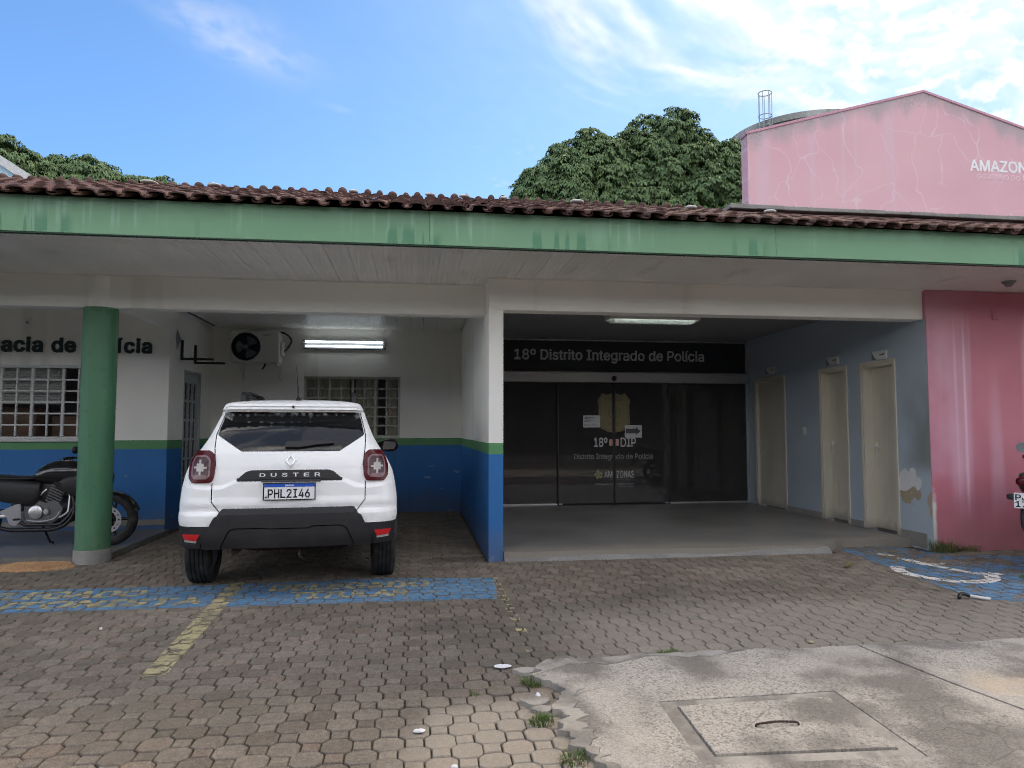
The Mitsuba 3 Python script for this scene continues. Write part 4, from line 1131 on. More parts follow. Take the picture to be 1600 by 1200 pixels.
pc = lambda t: (lambda f: lambda z: f(np.clip(z, t[0][0], t[-1][0])))(PchipInterpolator([q[0] for q in t], [q[1] for q in t]))
hw_ = pc([(.24, .76), (.40, .815), (.55, .850), (.62, .868), (.72, .868), (.85, .855), (.97, .83), (1.06, .79), (1.13, .745), (1.19, .705), (1.27, .66), (1.40, .61), (1.47, .583), (1.53, .552), (1.56, .50), (1.585, .42), (1.605, .30), (1.618, .16)])
yr_ = pc([(.24, .10), (.40, .03), (.50, .01), (.655, .015), (.68, .045), (.90, .05), (1.0, .06), (1.13, .095), (1.15, .105), (1.30, .195), (1.455, .305), (1.468, .305), (1.482, .245), (1.525, .262), (1.545, .36), (1.565, .62), (1.585, .95), (1.605, 1.35), (1.618, 1.65)])
yf_ = pc([(.24, 4.2), (.5, 4.33), (.8, 4.31), (.95, 4.15), (1.0, 3.85), (1.05, 3.4), (1.15, 3.2), (1.3, 2.92), (1.5, 2.45), (1.56, 2.2), (1.60, 1.95), (1.618, 1.8)])
rc_ = pc([(.24, .17), (.6, .20), (.95, .20), (1.1, .17), (1.3, .12), (1.53, .10), (1.58, .2), (1.618, .1)])
BOW = .055


def crease(x, z):
    """The tailgate above the shelf line is set back a little."""
    ax = np.abs(x)
    zc = np.interp(ax, [0, .42, .52, .62, .80, .9], [.915, .915, .868, .862, .885, .90])
    t = np.clip((z - zc + .014) / .028, 0, 1); t = t * t * (3 - 2 * t)
    fade = np.clip((1.16 - z) / .16, 0, 1)
    b = np.clip((z - .70) / .03, 0, 1) * np.clip((.80 - z) / .06, 0, 1)
    return .016 * t * fade - .007 * b * b * (3 - 2 * b)


def rear_pt(s, z):
    s, z = np.asarray(s, float), np.asarray(z, float)
    w, r, y0 = hw_(z), rc_(z), yr_(z)
    L1 = w - r; a = np.abs(s)
    yb = BOW * (np.minimum(a, L1) / w) ** 2
    ph = np.clip((a - L1) / r, 0, np.pi / 2)
    ext = np.maximum(a - L1 - r * np.pi / 2, 0)
    x = np.where(a <= L1, a, L1 + r * np.sin(ph))
    y = y0 + yb + np.where(a <= L1, 0, r * (1 - np.cos(ph))) + ext + crease(x, z) * np.cos(ph)
    return np.stack([np.sign(s) * x, y, z], -1)


def rear_map(q):
    p = rear_pt(q[:, 0], q[:, 1]); e = .004
    du, dv_ = rear_pt(q[:, 0] + e, q[:, 1]) - rear_pt(q[:, 0] - e, q[:, 1]), rear_pt(q[:, 0], q[:, 1] + e) - rear_pt(q[:, 0], q[:, 1] - e)
    n = np.cross(du, dv_); n /= np.linalg.norm(n, axis=1, keepdims=True)
    return p, n


def flat_map(y):
    return lambda q: (np.c_[q[:, 0], np.full(len(q), y), q[:, 1]], np.tile([0, -1.0, 0], (len(q), 1)))


def side_map(sg):
    def f(q):
        e = .004; w, dw = hw_(q[:, 1]), (hw_(q[:, 1] + e) - hw_(q[:, 1] - e)) / (2 * e)
        n = np.c_[np.full(len(q), 1.0), np.zeros(len(q)), -dw]; n /= np.linalg.norm(n, axis=1, keepdims=True)
        return np.c_[sg * w, q[:, 0], q[:, 1]], n * [sg, 1, 1]
    return f


def patch(poly, fmap, off, th=.006, edge=.025, bevel=.0):
    """A plate with the outline poly laid on a curved surface."""
    g = max(polys(poly), key=lambda p: p.area); b = g.bounds
    pts = [np.asarray(g.segmentize(edge).exterior.coords)[:-1]] + [np.asarray(h.segmentize(edge).coords)[:-1] for h in [i for i in g.interiors]]
    gx, gy = np.meshgrid(np.arange(b[0], b[2], edge) + .0013, np.arange(b[1], b[3], edge) + .0017)
    ins = g.buffer(-edge * .45)
    gp_ = np.array([p for p in np.c_[gx.ravel(), gy.ravel()] if ins.contains(Point(p))]).reshape(-1, 2)
    v = np.vstack(pts + [gp_]); t = Delaunay(v).simplices
    c = v[t].mean(1); t = t[[g.buffer(1e-6).contains(Point(q)) for q in c]]
    ar = np.cross(v[t[:, 1]] - v[t[:, 0]], v[t[:, 2]] - v[t[:, 0]]); t[ar < 0] = t[ar < 0][:, ::-1]; t = t[np.abs(ar) > 1e-9]
    P, N = fmap(v); n = len(v)
    V = [P + N * off, P + N * (off - th)]; F = [t]
    e = np.sort(np.vstack([t[:, [0, 1]], t[:, [1, 2]], t[:, [2, 0]]]), axis=1)
    raw = np.vstack([t[:, [0, 1]], t[:, [1, 2]], t[:, [2, 0]]])
    key = e[:, 0] * n + e[:, 1]; u, cn = np.unique(key, return_counts=True); bd = raw[np.isin(key, u[cn == 1])]
    F += [np.c_[bd[:, 0], bd[:, 0] + n, bd[:, 1] + n], np.c_[bd[:, 0], bd[:, 1] + n, bd[:, 1]]]
    m = trimesh.Trimesh(np.vstack(V), np.vstack(F), process=False)
    if np.mean(np.sum(m.face_normals[:len(t)] * N[t[:, 0]], 1)) < 0: m.faces = m.faces[:, ::-1]
    return m


def rnd(pts, r): return Polygon(pts).buffer(-r, join_style=2).buffer(r).buffer(r).buffer(-r)


def mirror(pts): return [(-x, z) for x, z in pts][::-1]


def body_loft(z0, z1, nz, grow=0.0):
    zs = np.unique(np.r_[np.linspace(z0, z1, nz), [q for q in (.57, 1.15, 1.455, 1.468, 1.482, 1.525) if z0 <= q <= z1]])
    rings = []
    for z in zs:
        w, r = float(hw_(z)) + grow, float(rc_(z))
        s = np.r_[np.linspace(0, w - r, 34)[:-1], w - r + r * np.linspace(0, np.pi / 2, 14)]
        R = rear_pt(s, np.full(len(s), z)); R[:, 0] += grow * np.clip(s / w, 0, 1) * (s > 0); R[:, 1] -= grow
        ye, yf = R[-1, 1], float(yf_(z)); rf_ = min(.35, max(.05, (yf - ye) * .3), w * .8)
        S = np.c_[np.full(20, w), np.linspace(ye, yf - rf_, 22)[1:-1], np.full(20, z)]
        a = np.linspace(0, np.pi / 2, 10)
        Fc = np.c_[w - rf_ + rf_ * np.cos(a), yf - rf_ + rf_ * np.sin(a), np.full(10, z)]
        Fr = np.c_[np.linspace(w - rf_, 0, 12)[1:], np.full(11, yf), np.full(11, z)]
        half = np.vstack([R, S, Fc, Fr])
        rings.append(np.vstack([half, (half * [-1, 1, 1])[::-1][1:-1]]))
    return loft(np.array(rings))


car = thing('parked_car', 'white compact suv parked tail out in the carport, licence plate PHL2I46', 'car')


def cpart(name, m, material, smooth=False, label=None, parent=None): return part(parent or car, name, to_world(m), material, smooth, label)


WH = [(x, y) for y in (.83, 3.50) for x in (-1, 1)]
arches = []
for y in (.83, 3.50):
    for s in (-1, 1):
        m = lathe([(0, 0), (.385, 0), (.385, .42), (0, .42)], 'x', 40, (.52 if s > 0 else -.94, y, .335)); arches.append(m)
cpart('body', diff(body_loft(.572, 1.618, 120), arches), 'car_white', 40)
cpart('cladding', diff(body_loft(.40, .570, 24, .008), arches), 'car_cladding', 40)
for s in (-1, 1):
    for y in (.83, 3.50):
        a = np.linspace(-.25, np.pi + .25, 40)
        ring = Polygon(np.vstack([np.c_[y + .445 * np.cos(a), .335 + .445 * np.sin(a)], np.c_[y + .378 * np.cos(a[::-1]), .335 + .378 * np.sin(a[::-1])]]))
        ring = ring.intersection(sbox(-1, .40, 9, 2))
        cpart('arch_trim', prism_yz(ring, *((.80, .882) if s > 0 else (-.882, -.80))), 'car_cladding')
# tailgate glass, lamps, trim
glass = rnd([(-.545, 1.462), (.545, 1.462), (.585, 1.275), (.385, 1.145), (-.385, 1.145), (-.585, 1.275)][::-1], .018)
cpart('rear_window', patch(glass, rear_map, .004, .008, .03), 'dark_glass', 30, 'dark tinted rear window with a wiper')
cpart('spoiler', patch(rnd([(-.545, 1.476), (.545, 1.476), (.53, 1.522), (-.53, 1.522)], .012), rear_map, .010, .03, .03), 'car_white', 30)
cpart('brake_lamp_dot', lathe([(0, 0), (.011, 0), (.011, .012), (0, .012)], 'y', 14, (0, .222, 1.505)), 'black_plastic')
wz = [(.0, 1.170), (.12, 1.176), (.34, 1.208)]
cpart('wiper', patch(rnd([(-.05, 1.168), (.06, 1.166), (.20, 1.185), (.335, 1.196), (.345, 1.206), (.30, 1.212), (.10, 1.215), (-.04, 1.208)], .006), rear_map, .030, .020, .02), 'black_plastic', 30)
for s in (-1, 1):
    m = (lambda q: q) if s > 0 else mirror
    out = rnd(m([(.582, .95), (.60, .905), (.75, .900), (.785, .94), (.80, 1.03), (.775, 1.125), (.745, 1.145), (.62, 1.148), (.585, 1.12), (.575, 1.03)]), .035)
    tl = cpart('tail_lamp', patch(out, rear_map, .016, .03, .012), 'lamp_red', 35)
    inn = rnd(m([(.612, .955), (.64, .93), (.735, .928), (.758, .96), (.762, 1.05), (.745, 1.105), (.64, 1.112), (.612, 1.08)]), .03)
    rin = inn.difference(inn.buffer(-.013))
    cpart('lamp_ring', patch(rin, rear_map, .020, .006, .008), 'lamp_inner', 30, parent=tl)
    cpart('lens', patch(inn.buffer(-.0135), rear_map, .0175, .004, .012), 'lamp_smoke', 30, parent=tl)
    cxx, czz = s * .688, 1.018
    cross = union_all([sbox(cxx - .022, czz - .024, cxx + .022, czz + .024).buffer(.006), sbox(cxx - .050, czz - .007, cxx + .050, czz + .007), sbox(cxx - .007, czz - .058, cxx + .007, czz + .058)])
    cpart('cross_light', patch(cross, rear_map, .0205, .004, .010), 'lamp_white', 30, parent=tl)
    cpart('reversing_lens', patch(rnd([(cxx - .05, .942), (cxx + .05, .942), (cxx + .046, .962), (cxx - .046, .962)], .006), rear_map, .0200, .004, .012), 'lamp_inner', 30, parent=tl)
    # tailgate seam, quarter seams
    path = np.array([(.555, 1.462), (.598, 1.275), (.592, 1.17), (.575, 1.03), (.597, .90), (.595, .757), (.525, .664)]) * [s, 1]
    for seg, nm in ((path[:4], 'seam'), (path[4:], 'seam')):
        cpart(nm, patch(LineString(seg).buffer(.0032, cap_style=2), rear_map, .0030, .004, .012), 'seam_black')
    cpart('side_reflector', patch(rnd(m([(.69, .468), (.80, .474), (.83, .515), (.665, .513)]), .006), rear_map, .016, .012, .015), 'reflector_red', 30)
    cpart('reflector_base', patch(rnd(m([(.69, .452), (.80, .456), (.80, .4735), (.69, .4675)]), .004), rear_map, .0155, .012, .015), 'lamp_white', 30)
    cpart('bumper_lip', patch(rnd(m([(.66, .415), (.92, .42), (.92, .450), (.66, .448)]), .006), rear_map, .026, .03, .02), 'car_cladding', 30)
bump = rnd([(-.50, .668), (.50, .668), (.56, .640), (.645, .48), (.645, .412), (-.645, .412), (-.645, .48), (-.56, .640)], .02)
inset = rnd([(-.40, .552), (-.18, .552), (-.15, .546), (.15, .546), (.18, .560), (.40, .560), (.44, .545), (.50, .43), (.50, .3), (-.50, .3), (-.50, .43), (-.44, .540)], .012)
cpart('bumper', patch(bump.difference(inset.buffer(.008)), rear_map, .045, .05, .02), 'car_cladding', 30, 'black plastic rear bumper')
cpart('bumper_insert', patch(inset.intersection(bump), rear_map, .036, .03, .02), 'car_cladding', 30)
garn = rnd([(-.425, .912), (.425, .912), (.395, .935), (.335, .985), (.29, .996), (-.29, .996), (-.335, .985), (-.395, .935)], .008)
gn = cpart('tailgate_trim', patch(garn, rear_map, .030, .035, .02), 'black_plastic', 30)
cpart('tailgate_handle', patch(rnd([(-.22, .903), (.24, .903), (.24, .918), (-.22, .918)], .004), rear_map, .024, .02, .03), 'black_metal', 30, parent=gn)
x0 = -.232
for ch in 'DUSTER':
    g = text_shape(ch, .029, True); b = g.bounds; wd = .043
    g = affinity.scale(affinity.translate(g, -b[0], -b[1]), wd / (b[2] - b[0]), .029 / (b[3] - b[1]), origin=(0, 0))
    cpart('trim_letter', patch(affinity.translate(g, x0, .944), rear_map, .0335, .004, .012), 'badge_silver', parent=gn); x0 += .0845
dia = lambda k, dz=0: Polygon([(0, 1.072 + .062 * k + dz), (.043 * k, 1.072 + dz), (0, 1.072 - .062 * k + dz), (-.043 * k, 1.072 + dz)])
cpart('emblem', patch(dia(1).difference(dia(.52)), rear_map, .012, .012, .008), 'badge_silver')
cpart('emblem_ridge', patch(dia(.80).difference(dia(.70)), rear_map, .016, .004, .008), 'chrome')
lpz0, lpz1 = .766, .899
pl = cpart('licence_plate', box(-.201, .201, .018, .030, lpz0, lpz1, .004), 'plate_white', False, 'white licence plate with a blue top band reading PHL2I46')
cpart('plate_band', box(-.193, .193, .0155, .0175, .868, .893), 'plate_blue', parent=pl)
cpart('plate_border', diff(box(-.2025, .2025, .016, .024, lpz0 - .0015, lpz1 + .0015), [box(-.194, .194, 0, 1, lpz0 + .006, lpz1 - .0055)]), 'plate_ink', parent=pl)


def plate_text(name, t, x0, x1, z, h, material, y, bold=True, parent=None):
    m = to_xz(fit_text(t, x0, x1, z, h, bold, .0012), y); return cpart(name, m, material, parent=parent)


xs_ = -.166
for ch in 'PHL2I46':
    w_ = .040
    plate_text('plate_letter', ch, xs_ + (.004 if ch == 'I' else 0), xs_ + w_ - (.004 if ch == 'I' else 0), .784, .066, 'plate_ink', .0176, True, pl); xs_ += .0475
plate_text('plate_country', 'BRASIL', -.035, .035, .874, .012, 'plate_white', .0153, True, pl)
cpart('plate_code', box(-.188, -.172, .0162, .0176, .782, .796), 'plate_ink', parent=pl)
# glasshouse sides
for s in (-1, 1):
    sm = side_map(s)
    cpart('side_window', patch(rnd([(1.02, 1.16), (1.98, 1.13), (1.98, 1.475), (1.25, 1.485), (1.05, 1.42)], .02), sm, .004, .008, .05), 'dark_glass', 30)
    cpart('side_window', patch(rnd([(2.06, 1.125), (3.02, 1.10), (2.72, 1.38), (2.42, 1.475), (2.06, 1.475)], .02), sm, .004, .008, .05), 'dark_glass', 30)
    cpart('quarter_window', patch(rnd([(.62, 1.21), (.98, 1.18), (.98, 1.41), (.80, 1.38)], .02), sm, .004, .008, .05), 'black_gloss', 30)
    for q in ([(2.02, 1.50), (2.02, .62)], [(1.0, 1.12), (1.12, .95), (1.25, .62)], [(3.1, 1.08), (3.12, .62)]):
        cpart('door_seam', patch(LineString(q).buffer(.003, cap_style=2), sm, .001, .002, .02), 'seam_black')
    cpart('door_handle', patch(rnd([(1.22, .97), (1.40, .968), (1.40, 1.0), (1.22, 1.0)], .01), sm, .025, .03, .03), 'car_white', 30)
    mr = blob([(.775, 1.10, 1.14, .02), (.84, 1.07, 1.19, .06), (.93, 1.055, 1.21, .085), (1.0, 1.075, 1.20, .075), (1.03, 1.11, 1.17, .03)], 24)
    mr.apply_translation([0, 2.72, 0])
    if s < 0: mr.vertices[:, 0] *= -1; mr.faces = mr.faces[:, ::-1]
    k = cpart('door_mirror', mr, 'black_gloss', 50)
    cpart('mirror_glass', patch(rnd([(s * .84, 1.085), (s * .985, 1.09), (s * 1.0, 1.17), (s * .86, 1.185)][:: s], .015), flat_map(2.628), 0, .006, .03), 'chrome', 30, parent=k)
    prof = rnd([(.86, 1.560), (1.02, 1.555), (1.10, 1.575), (1.30, 1.610), (2.10, 1.625), (2.35, 1.60), (2.45, 1.585), (2.50, 1.585), (2.42, 1.64), (2.2, 1.670), (1.25, 1.672), (1.0, 1.665), (.90, 1.635)], .02)
    hole = rnd([(1.16, 1.620), (1.35, 1.630), (2.05, 1.640), (2.1, 1.650), (1.3, 1.652), (1.16, 1.645)], .006)
    cpart('roof_rail', prism_yz(prof.difference(hole), *((.475, .515) if s > 0 else (-.515, -.475))), 'black_plastic', False)
cpart('windscreen', patch(rnd([(-.6, 2.2), (.6, 2.2), (.66, 3.2), (-.66, 3.2)], .05), lambda q: (np.c_[q[:, 0], q[:, 1], 1.57 - (q[:, 1] - 2.2) * .50], np.tile([0, .447, .894], (len(q), 1))), .03, .01, .08), 'dark_glass', 30)
for s in (-1, 1):
    cpart('headlight', patch(rnd([(s * .52, .82), (s * .80, .84), (s * .80, .95), (s * .52, .93)][:: s], .02), lambda q: (np.c_[q[:, 0], np.full(len(q), 4.18), q[:, 1]], np.tile([0, 1.0, 0], (len(q), 1))), .15, .1, .04), 'lamp_white', 30)
an = cpart('antenna', tube([(-.012, .93, 1.60), (-.014, .86, 1.72), (-.016, .70, 1.885)], [.0065, .005, .0028], 8), 'black_plastic', True)
cpart('antenna_base', lathe([(0, 0), (.036, 0), (.028, .018), (.010, .042), (0, .046)], n=20, at=(-.012, .94, 1.572)), 'black_plastic', 40, parent=an)
# running gear
for wx, wy in WH:
    xo = wx * .778
    prof, tr_ = [(.205, -.100), (.26, -.106), (.305, -.103), (.328, -.090), (.3345, -.078)], []
    grooves = [(-.05, .010), (-.018, .010), (.018, .010), (.05, .010)]
    for gx_, gw in grooves: tr_ += [(.337, gx_ - gw / 2 - .001), (.328, gx_ - gw / 2), (.328, gx_ + gw / 2), (.337, gx_ + gw / 2 + .001)]
    full = prof + tr_ + [(q, -h) for q, h in prof[::-1]] + [(.205, -.1)]
    ty_ = cpart('wheel', lathe(full, 'x', 64, (xo, wy, .336)), 'tyre_rubber', 30)
    cpart('rim', lathe([(0, -.02), (.06, -.03), (.19, -.05), (.207, -.085), (.207, .085), (.17, .07), (.05, .05), (0, .05)], 'x', 40, (xo, wy, .336)), 'engine_metal', 30, parent=ty_)
cpart('rear_axle', tube(curve([(-.70, .83, .33), (-.5, .80, .32), (-.3, .70, .31), (.3, .70, .31), (.5, .80, .32), (.70, .83, .33)], 20), .04, 10), 'rusty', True)
cpart('exhaust', tube(curve([(-.42, .10, .37), (-.42, .35, .35), (-.35, .8, .36), (-.2, 1.3, .33), (-.1, 2.5, .28)], 20), .026, 10), 'rusty', True)
cpart('silencer', blob([(-.58, .30, .44, .03), (-.52, .27, .46, .11), (-.12, .27, .46, .11), (-.06, .30, .44, .03)]).apply_translation([0, .55, .07]), 'black_metal', True)
cpart('underbody', cat([box(-.55, .55, .25, 4.0, .36, .43, .02), box(-.74, .74, 1.25, 3.1, .24, .40, .02)]), 'seam_black')
for s in (-1, 1):
    cpart('damper', tube([(s * .50, .80, .28), (s * .46, .90, .60)], .03, 8), 'black_metal', True)
cpart('tow_eye', tube(curve([(.08, .10, .36), (.08, .06, .33), (.10, .10, .30)], 8), .010, 6), 'rusty', True)


# ---------------------------------------------------------------- motorcycles
def motorcycle(key, o, rt, fw, tail):
    """Built with x to the front, z up; o: the ground under the front axle."""
    def W(m, fit=False):
        if not isinstance(m, trimesh.Trimesh): m = trimesh.Trimesh(m[0], m[1], process=False)
        v = np.array(m.vertices)
        if fit:
            v[:, 0] = np.interp(v[:, 0], [-2.1, -1.4, -1.1, -.9, -.6, -.3, 0], [-1.86, -1.34, -.90, -.70, -.47, -.22, .04]); v[:, 2] = np.where(v[:, 2] > .29, .29 + (v[:, 2] - .29) * .91, v[:, 2])
        return trimesh.Trimesh(o + v[:, :1] * fw + v[:, 1:2] * rt + v[:, 2:] * [0, 0, 1.0], m.faces[:, ::-1] if np.cross(fw, rt)[2] < 0 else m.faces, process=False)
    mp = lambda name, m, material, smooth=40, parent=None, label=None: part(parent or key, name, W(m, not tail and name not in ('wheel', 'rim', 'spoke', 'brake_disc', 'hub', 'fork', 'fork_tube', 'front_mudguard')), material, smooth, label)
    for wx, tw_, kind in ((0, .055, 'front'), (-1.40, .07, 'rear')):
        t = np.linspace(0, 2 * np.pi, 18)[:-1]
        prof = [(.288 - .052 + .052 * max(-.8, math.cos(a)), tw_ * math.sin(a)) for a in np.linspace(-2.4, 2.4, 15)]
        ty_ = mp('wheel', lathe(prof + [prof[0]], 'y', 56, (wx, 0, .288)), 'tyre_rubber')
        mp('rim', lathe([(.195, -.04), (.215, -.045), (.218, 0), (.215, .045), (.195, .04), (.190, 0), (.195, -.04)], 'y', 48, (wx, 0, .288)), 'black_metal', parent=ty_)
        sp_ = [tube([(wx + .03 * math.cos(a), 0, .288 + .03 * math.sin(a)), (wx + .20 * math.cos(a), 0, .288 + .20 * math.sin(a))], [.022, .014], 8) for a in np.linspace(0, 2 * np.pi, 6)[:-1]]
        for q in sp_: mp('spoke', q, 'black_metal', parent=ty_)
        dk = Polygon([(.145 * math.cos(a), .145 * math.sin(a)) for a in np.linspace(0, 2 * np.pi, 49)]).difference(Polygon([(.092 * math.cos(a), .092 * math.sin(a)) for a in np.linspace(0, 2 * np.pi, 49)]))
        dk = dk.difference(union_all([Point(.118 * math.cos(a), .118 * math.sin(a)).buffer(.010) for a in np.linspace(0, 2 * np.pi, 15)[:-1]]))
        m = prism_xz(dk, -.080, -.076); m.apply_translation([wx, 0, .288]); mp('brake_disc', m, 'aluminium', False, parent=ty_)
        mp('hub', lathe([(0, -.07), (.04, -.07), (.045, 0), (.04, .07), (0, .07)], 'y', 24, (wx, 0, .288)), 'black_metal', parent=ty_)
    for s in (-1, 1):
        mp('fork', tube([(.0, s * .10, .288), (-.075, s * .10, .49), (-.13, s * .10, .64)], [.026, .026, .021], 12), 'aluminium')
        mp('fork_tube', tube([(-.13, s * .10, .64), (-.24, s * .10, .93)], .019, 12), 'black_metal')
    a = np.linspace(.30, 2.25, 14)
    rings = []
    for t in a:
        r0 = .312; cxq, czq = r0 * math.cos(t), .288 + r0 * math.sin(t); u = np.array([math.cos(t), 0, math.sin(t)])
        arc = [(np.array([cxq, 0, czq]) + u * (.022 * math.cos(g) - .022) + np.array([0, .075 * math.sin(g), 0])) for g in np.linspace(-1.5, 1.5, 9)]
        arc += [(np.array([cxq, 0, czq]) + u * (.016 * math.cos(g) - .024) + np.array([0, .068 * math.sin(g), 0])) for g in np.linspace(1.5, -1.5, 9)]
        rings.append(arc)
    mp('front_mudguard', loft(np.array(rings)), 'black_gloss')
    fr_ = mp('headlight', blob([(-.30, .70, .93, .08), (-.20, .66, .96, .115), (-.10, .68, .93, .11), (-.045, .71, .86, .07), (-.03, .74, .82, .03)], 24), 'black_gloss')
    mp('windshield', blob([(-.34, .93, .95, .05), (-.26, .92, 1.04, .10), (-.17, .90, .99, .09), (-.10, .89, .92, .04)], 20), 'black_gloss', parent=fr_)
    mp('fuel_tank', blob([(-.98, .80, .82, .05), (-.94, .74, .89, .10), (-.82, .71, .965, .135), (-.66, .70, 1.0, .155), (-.50, .72, .995, .16), (-.36, .76, .96, .13), (-.27, .82, .92, .05)], 28, 2.4), 'black_gloss', label='glossy black fuel tank')
    mp('tank_cap', lathe([(0, 0), (.04, 0), (.035, .014), (0, .016)], n=20, at=(-.58, 0, .998)), 'aluminium')
    for s in (-1, 1):
        sh_ = blob([(-.60, .66, .76, .02), (-.48, .60, .82, .035), (-.34, .56, .84, .035), (-.24, .62, .82, .02)], 16); sh_.apply_translation([0, s * .15, 0])
        mp('tank_shroud', sh_, 'black_plastic')
        sp2 = blob([(-1.62, .70, .79, .02), (-1.4, .60, .80, .05), (-1.15, .50, .78, .06), (-.98, .46, .76, .06), (-.86, .58, .74, .03)], 16); sp2.apply_translation([0, s * .10, 0])
        mp('side_panel', sp2, 'black_plastic')
    mp('airbox', blob([(-1.10, .48, .72, .05), (-.95, .46, .76, .085), (-.55, .55, .78, .085), (-.36, .40, .80, .075), (-.32, .45, .76, .05)], 20), 'black_plastic')
    mp('seat', blob([(-1.86, .885, .93, .07), (-1.72, .84, .935, .12), (-1.48, .80, .895, .13), (-1.30, .77, .835, .14), (-1.12, .765, .815, .13), (-.98, .77, .81, .10), (-.93, .79, .80, .05)], 24, 3), 'black_plastic', label='black two level seat')
    mp('tail', blob([(-1.98, .80, .86, .05), (-1.88, .75, .89, .09), (-1.60, .69, .84, .11), (-1.3, .68, .76, .09)], 20), 'black_gloss')
    case = rnd([(-1.04, .33), (-1.0, .27), (-.70, .27), (-.60, .33), (-.57, .44), (-.66, .53), (-.80, .50), (-.92, .55), (-1.03, .50)], .025)
    mp('engine', prism_xz(case, -.105, .105), 'engine_dark', False)
    mp('engine_guard', blob([(-.56, .30, .44, .05), (-.48, .28, .62, .07), (-.38, .42, .80, .08), (-.33, .55, .84, .05)], 18), 'black_plastic')
    for s in (-1, 1):
        mp('crankcase_rib', tube(curve([(-1.0, s * .112, .30), (-.85, s * .118, .285), (-.68, s * .112, .31), (-.60, s * .108, .40)], 14), .011, 7), 'engine_metal')
        mp('intake_pipe', tube(curve([(-.90, s * .09, .54), (-.86, s * .10, .60), (-.80, s * .08, .66)], 8), .012, 7), 'aluminium')
        mp('radiator_wing', prism_xz(rnd([(-.68, .76), (-.52, .74), (-.36, .80), (-.34, .70), (-.46, .60), (-.54, .66), (-.62, .68)], .02), s * .165 - .012, s * .165 + .012), 'black_gloss', False)
        mp('header_pipe', tube(curve([(-.60, s * .05, .66), (-.50, s * .08, .56), (-.50, s * .10, .42), (-.60, s * .115, .33)], 16), .017, 8), 'aluminium')
    mp('chain_cover', tube(curve([(-1.0, .115, .42), (-1.2, .12, .40), (-1.4, .12, .38)], 8), .018, 7), 'black_metal')
    mp('brake_cable', tube(curve([(-.36, .22, 1.03), (-.22, .16, .95), (-.16, .11, .75), (-.05, .10, .40)], 18), .005, 5), 'black_metal')
    mp('clutch_cable', tube(curve([(-.38, -.25, 1.04), (-.22, -.14, .98), (-.26, -.12, .80), (-.62, -.12, .58)], 18), .005, 5), 'black_metal')
    th_ = math.radians(22)
    for k in range(7):
        m = box(-.098, .098, -.105, .105, -.010, .010, .004); m.apply_transform(trimesh.transformations.rotation_matrix(th_, [0, 1, 0])); m.apply_translation([-.715 + .034 * k * math.sin(th_), 0, .50 + .030 * k]); mp('cooling_fin', m, 'engine_dark', False)
    m = box(-.075, .075, -.085, .085, -.045, .050, .02); m.apply_transform(trimesh.transformations.rotation_matrix(th_, [0, 1, 0])); m.apply_translation([-.625, 0, .745]); mp('cylinder_head', m, 'engine_metal', False)
    for s in (-1, 1):
        cv = lathe([(0, .030), (.055, .028), (.078, .018), (.082, 0), (0, 0)][::-1], 'y', 32, (0, 0, 0))
        if s < 0: cv.vertices[:, 1] *= -1; cv.faces = cv.faces[:, ::-1]
        cv.apply_translation([-.895, s * .12, .395]); mp('clutch_cover', cv, 'aluminium')
        c2 = lathe([(0, .022), (.032, .020), (.04, 0), (0, 0)][::-1], 'y', 24, (0, 0, 0))
        if s < 0: c2.vertices[:, 1] *= -1; c2.faces = c2.faces[:, ::-1]
        c2.apply_translation([-.77, s * .12, .40]); mp('oil_cover', c2, 'aluminium')
        fp = rnd([(-1.22, .40), (-1.10, .49), (-1.05, .50), (-1.04, .30), (-1.10, .24), (-1.14, .27), (-1.16, .36)], .012)
        mp('foot_bracket', prism_xz(fp, s * .135 - .008, s * .135 + .008), 'engine_metal', False)
        mp('foot_peg', tube([(-1.06, s * .13, .32), (-1.06, s * .24, .325)], .013, 8), 'black_metal')
        mp('swing_arm', tube(curve([(-1.08, s * .10, .36), (-1.22, s * .115, .35), (-1.40, s * .11, .288)], 10), [.026] * 10, 8), 'aluminium')
        mp('frame_rail', tube(curve([(-.28, s * .05, .86), (-.38, s * .10, .58), (-.50, s * .13, .32), (-.62, s * .12, .25), (-1.0, s * .12, .25), (-1.12, s * .12, .42), (-1.10, s * .11, .66)], 26), .019, 8), 'black_metal')
        mp('handlebar', tube(curve([(-.30, s * .02, .985), (-.31, s * .12, 1.0), (-.36, s * .25, 1.04), (-.44, s * .36, 1.03)], 14), .012, 8), 'black_metal')
        mp('grip', tube([(-.38, s * .27, 1.04), (-.445, s * .37, 1.03)], .018, 10), 'black_plastic')
        mo = 0 if tail else .16
        k = mp('mirror', blob([(-.50, 1.11, 1.15, .02), (-.47, 1.09, 1.175, .06), (-.44, 1.11, 1.165, .05), (-.43, 1.125, 1.15, .02)], 18).apply_translation([mo, s * .36, 0]), 'black_plastic')
        mp('mirror_stem', tube(curve([(-.37, s * .25, 1.04), (-.38 + mo * .7, s * .30, 1.10), (-.45 + mo, s * .34, 1.135)], 8), .006, 6), 'black_metal', parent=k)
        if tail:
            mp('mirror_glass', lathe([(0, 0), (.055, 0), (.055, .004), (0, .004)], 'x', 24, (-.508, s * .36, 1.13)), 'plastic_grey', parent=k)
            mp('indicator', blob([(-1.97, .70, .73, .01), (-1.95, .69, .745, .04), (-1.90, .70, .74, .03)], 14).apply_translation([0, s * .13, 0]), 'black_plastic')
            mp('indicator_stem', tube([(-1.92, s * .04, .73), (-1.93, s * .11, .72)], .009, 6), 'black_metal')
    mp('exhaust_pipe', tube(curve([(-.64, -.05, .70), (-.46, -.10, .60), (-.42, -.12, .40), (-.54, -.13, .24), (-.72, -.14, .20), (-1.10, -.15, .20), (-1.22, -.16, .24)], 30), .022, 10), 'black_metal')
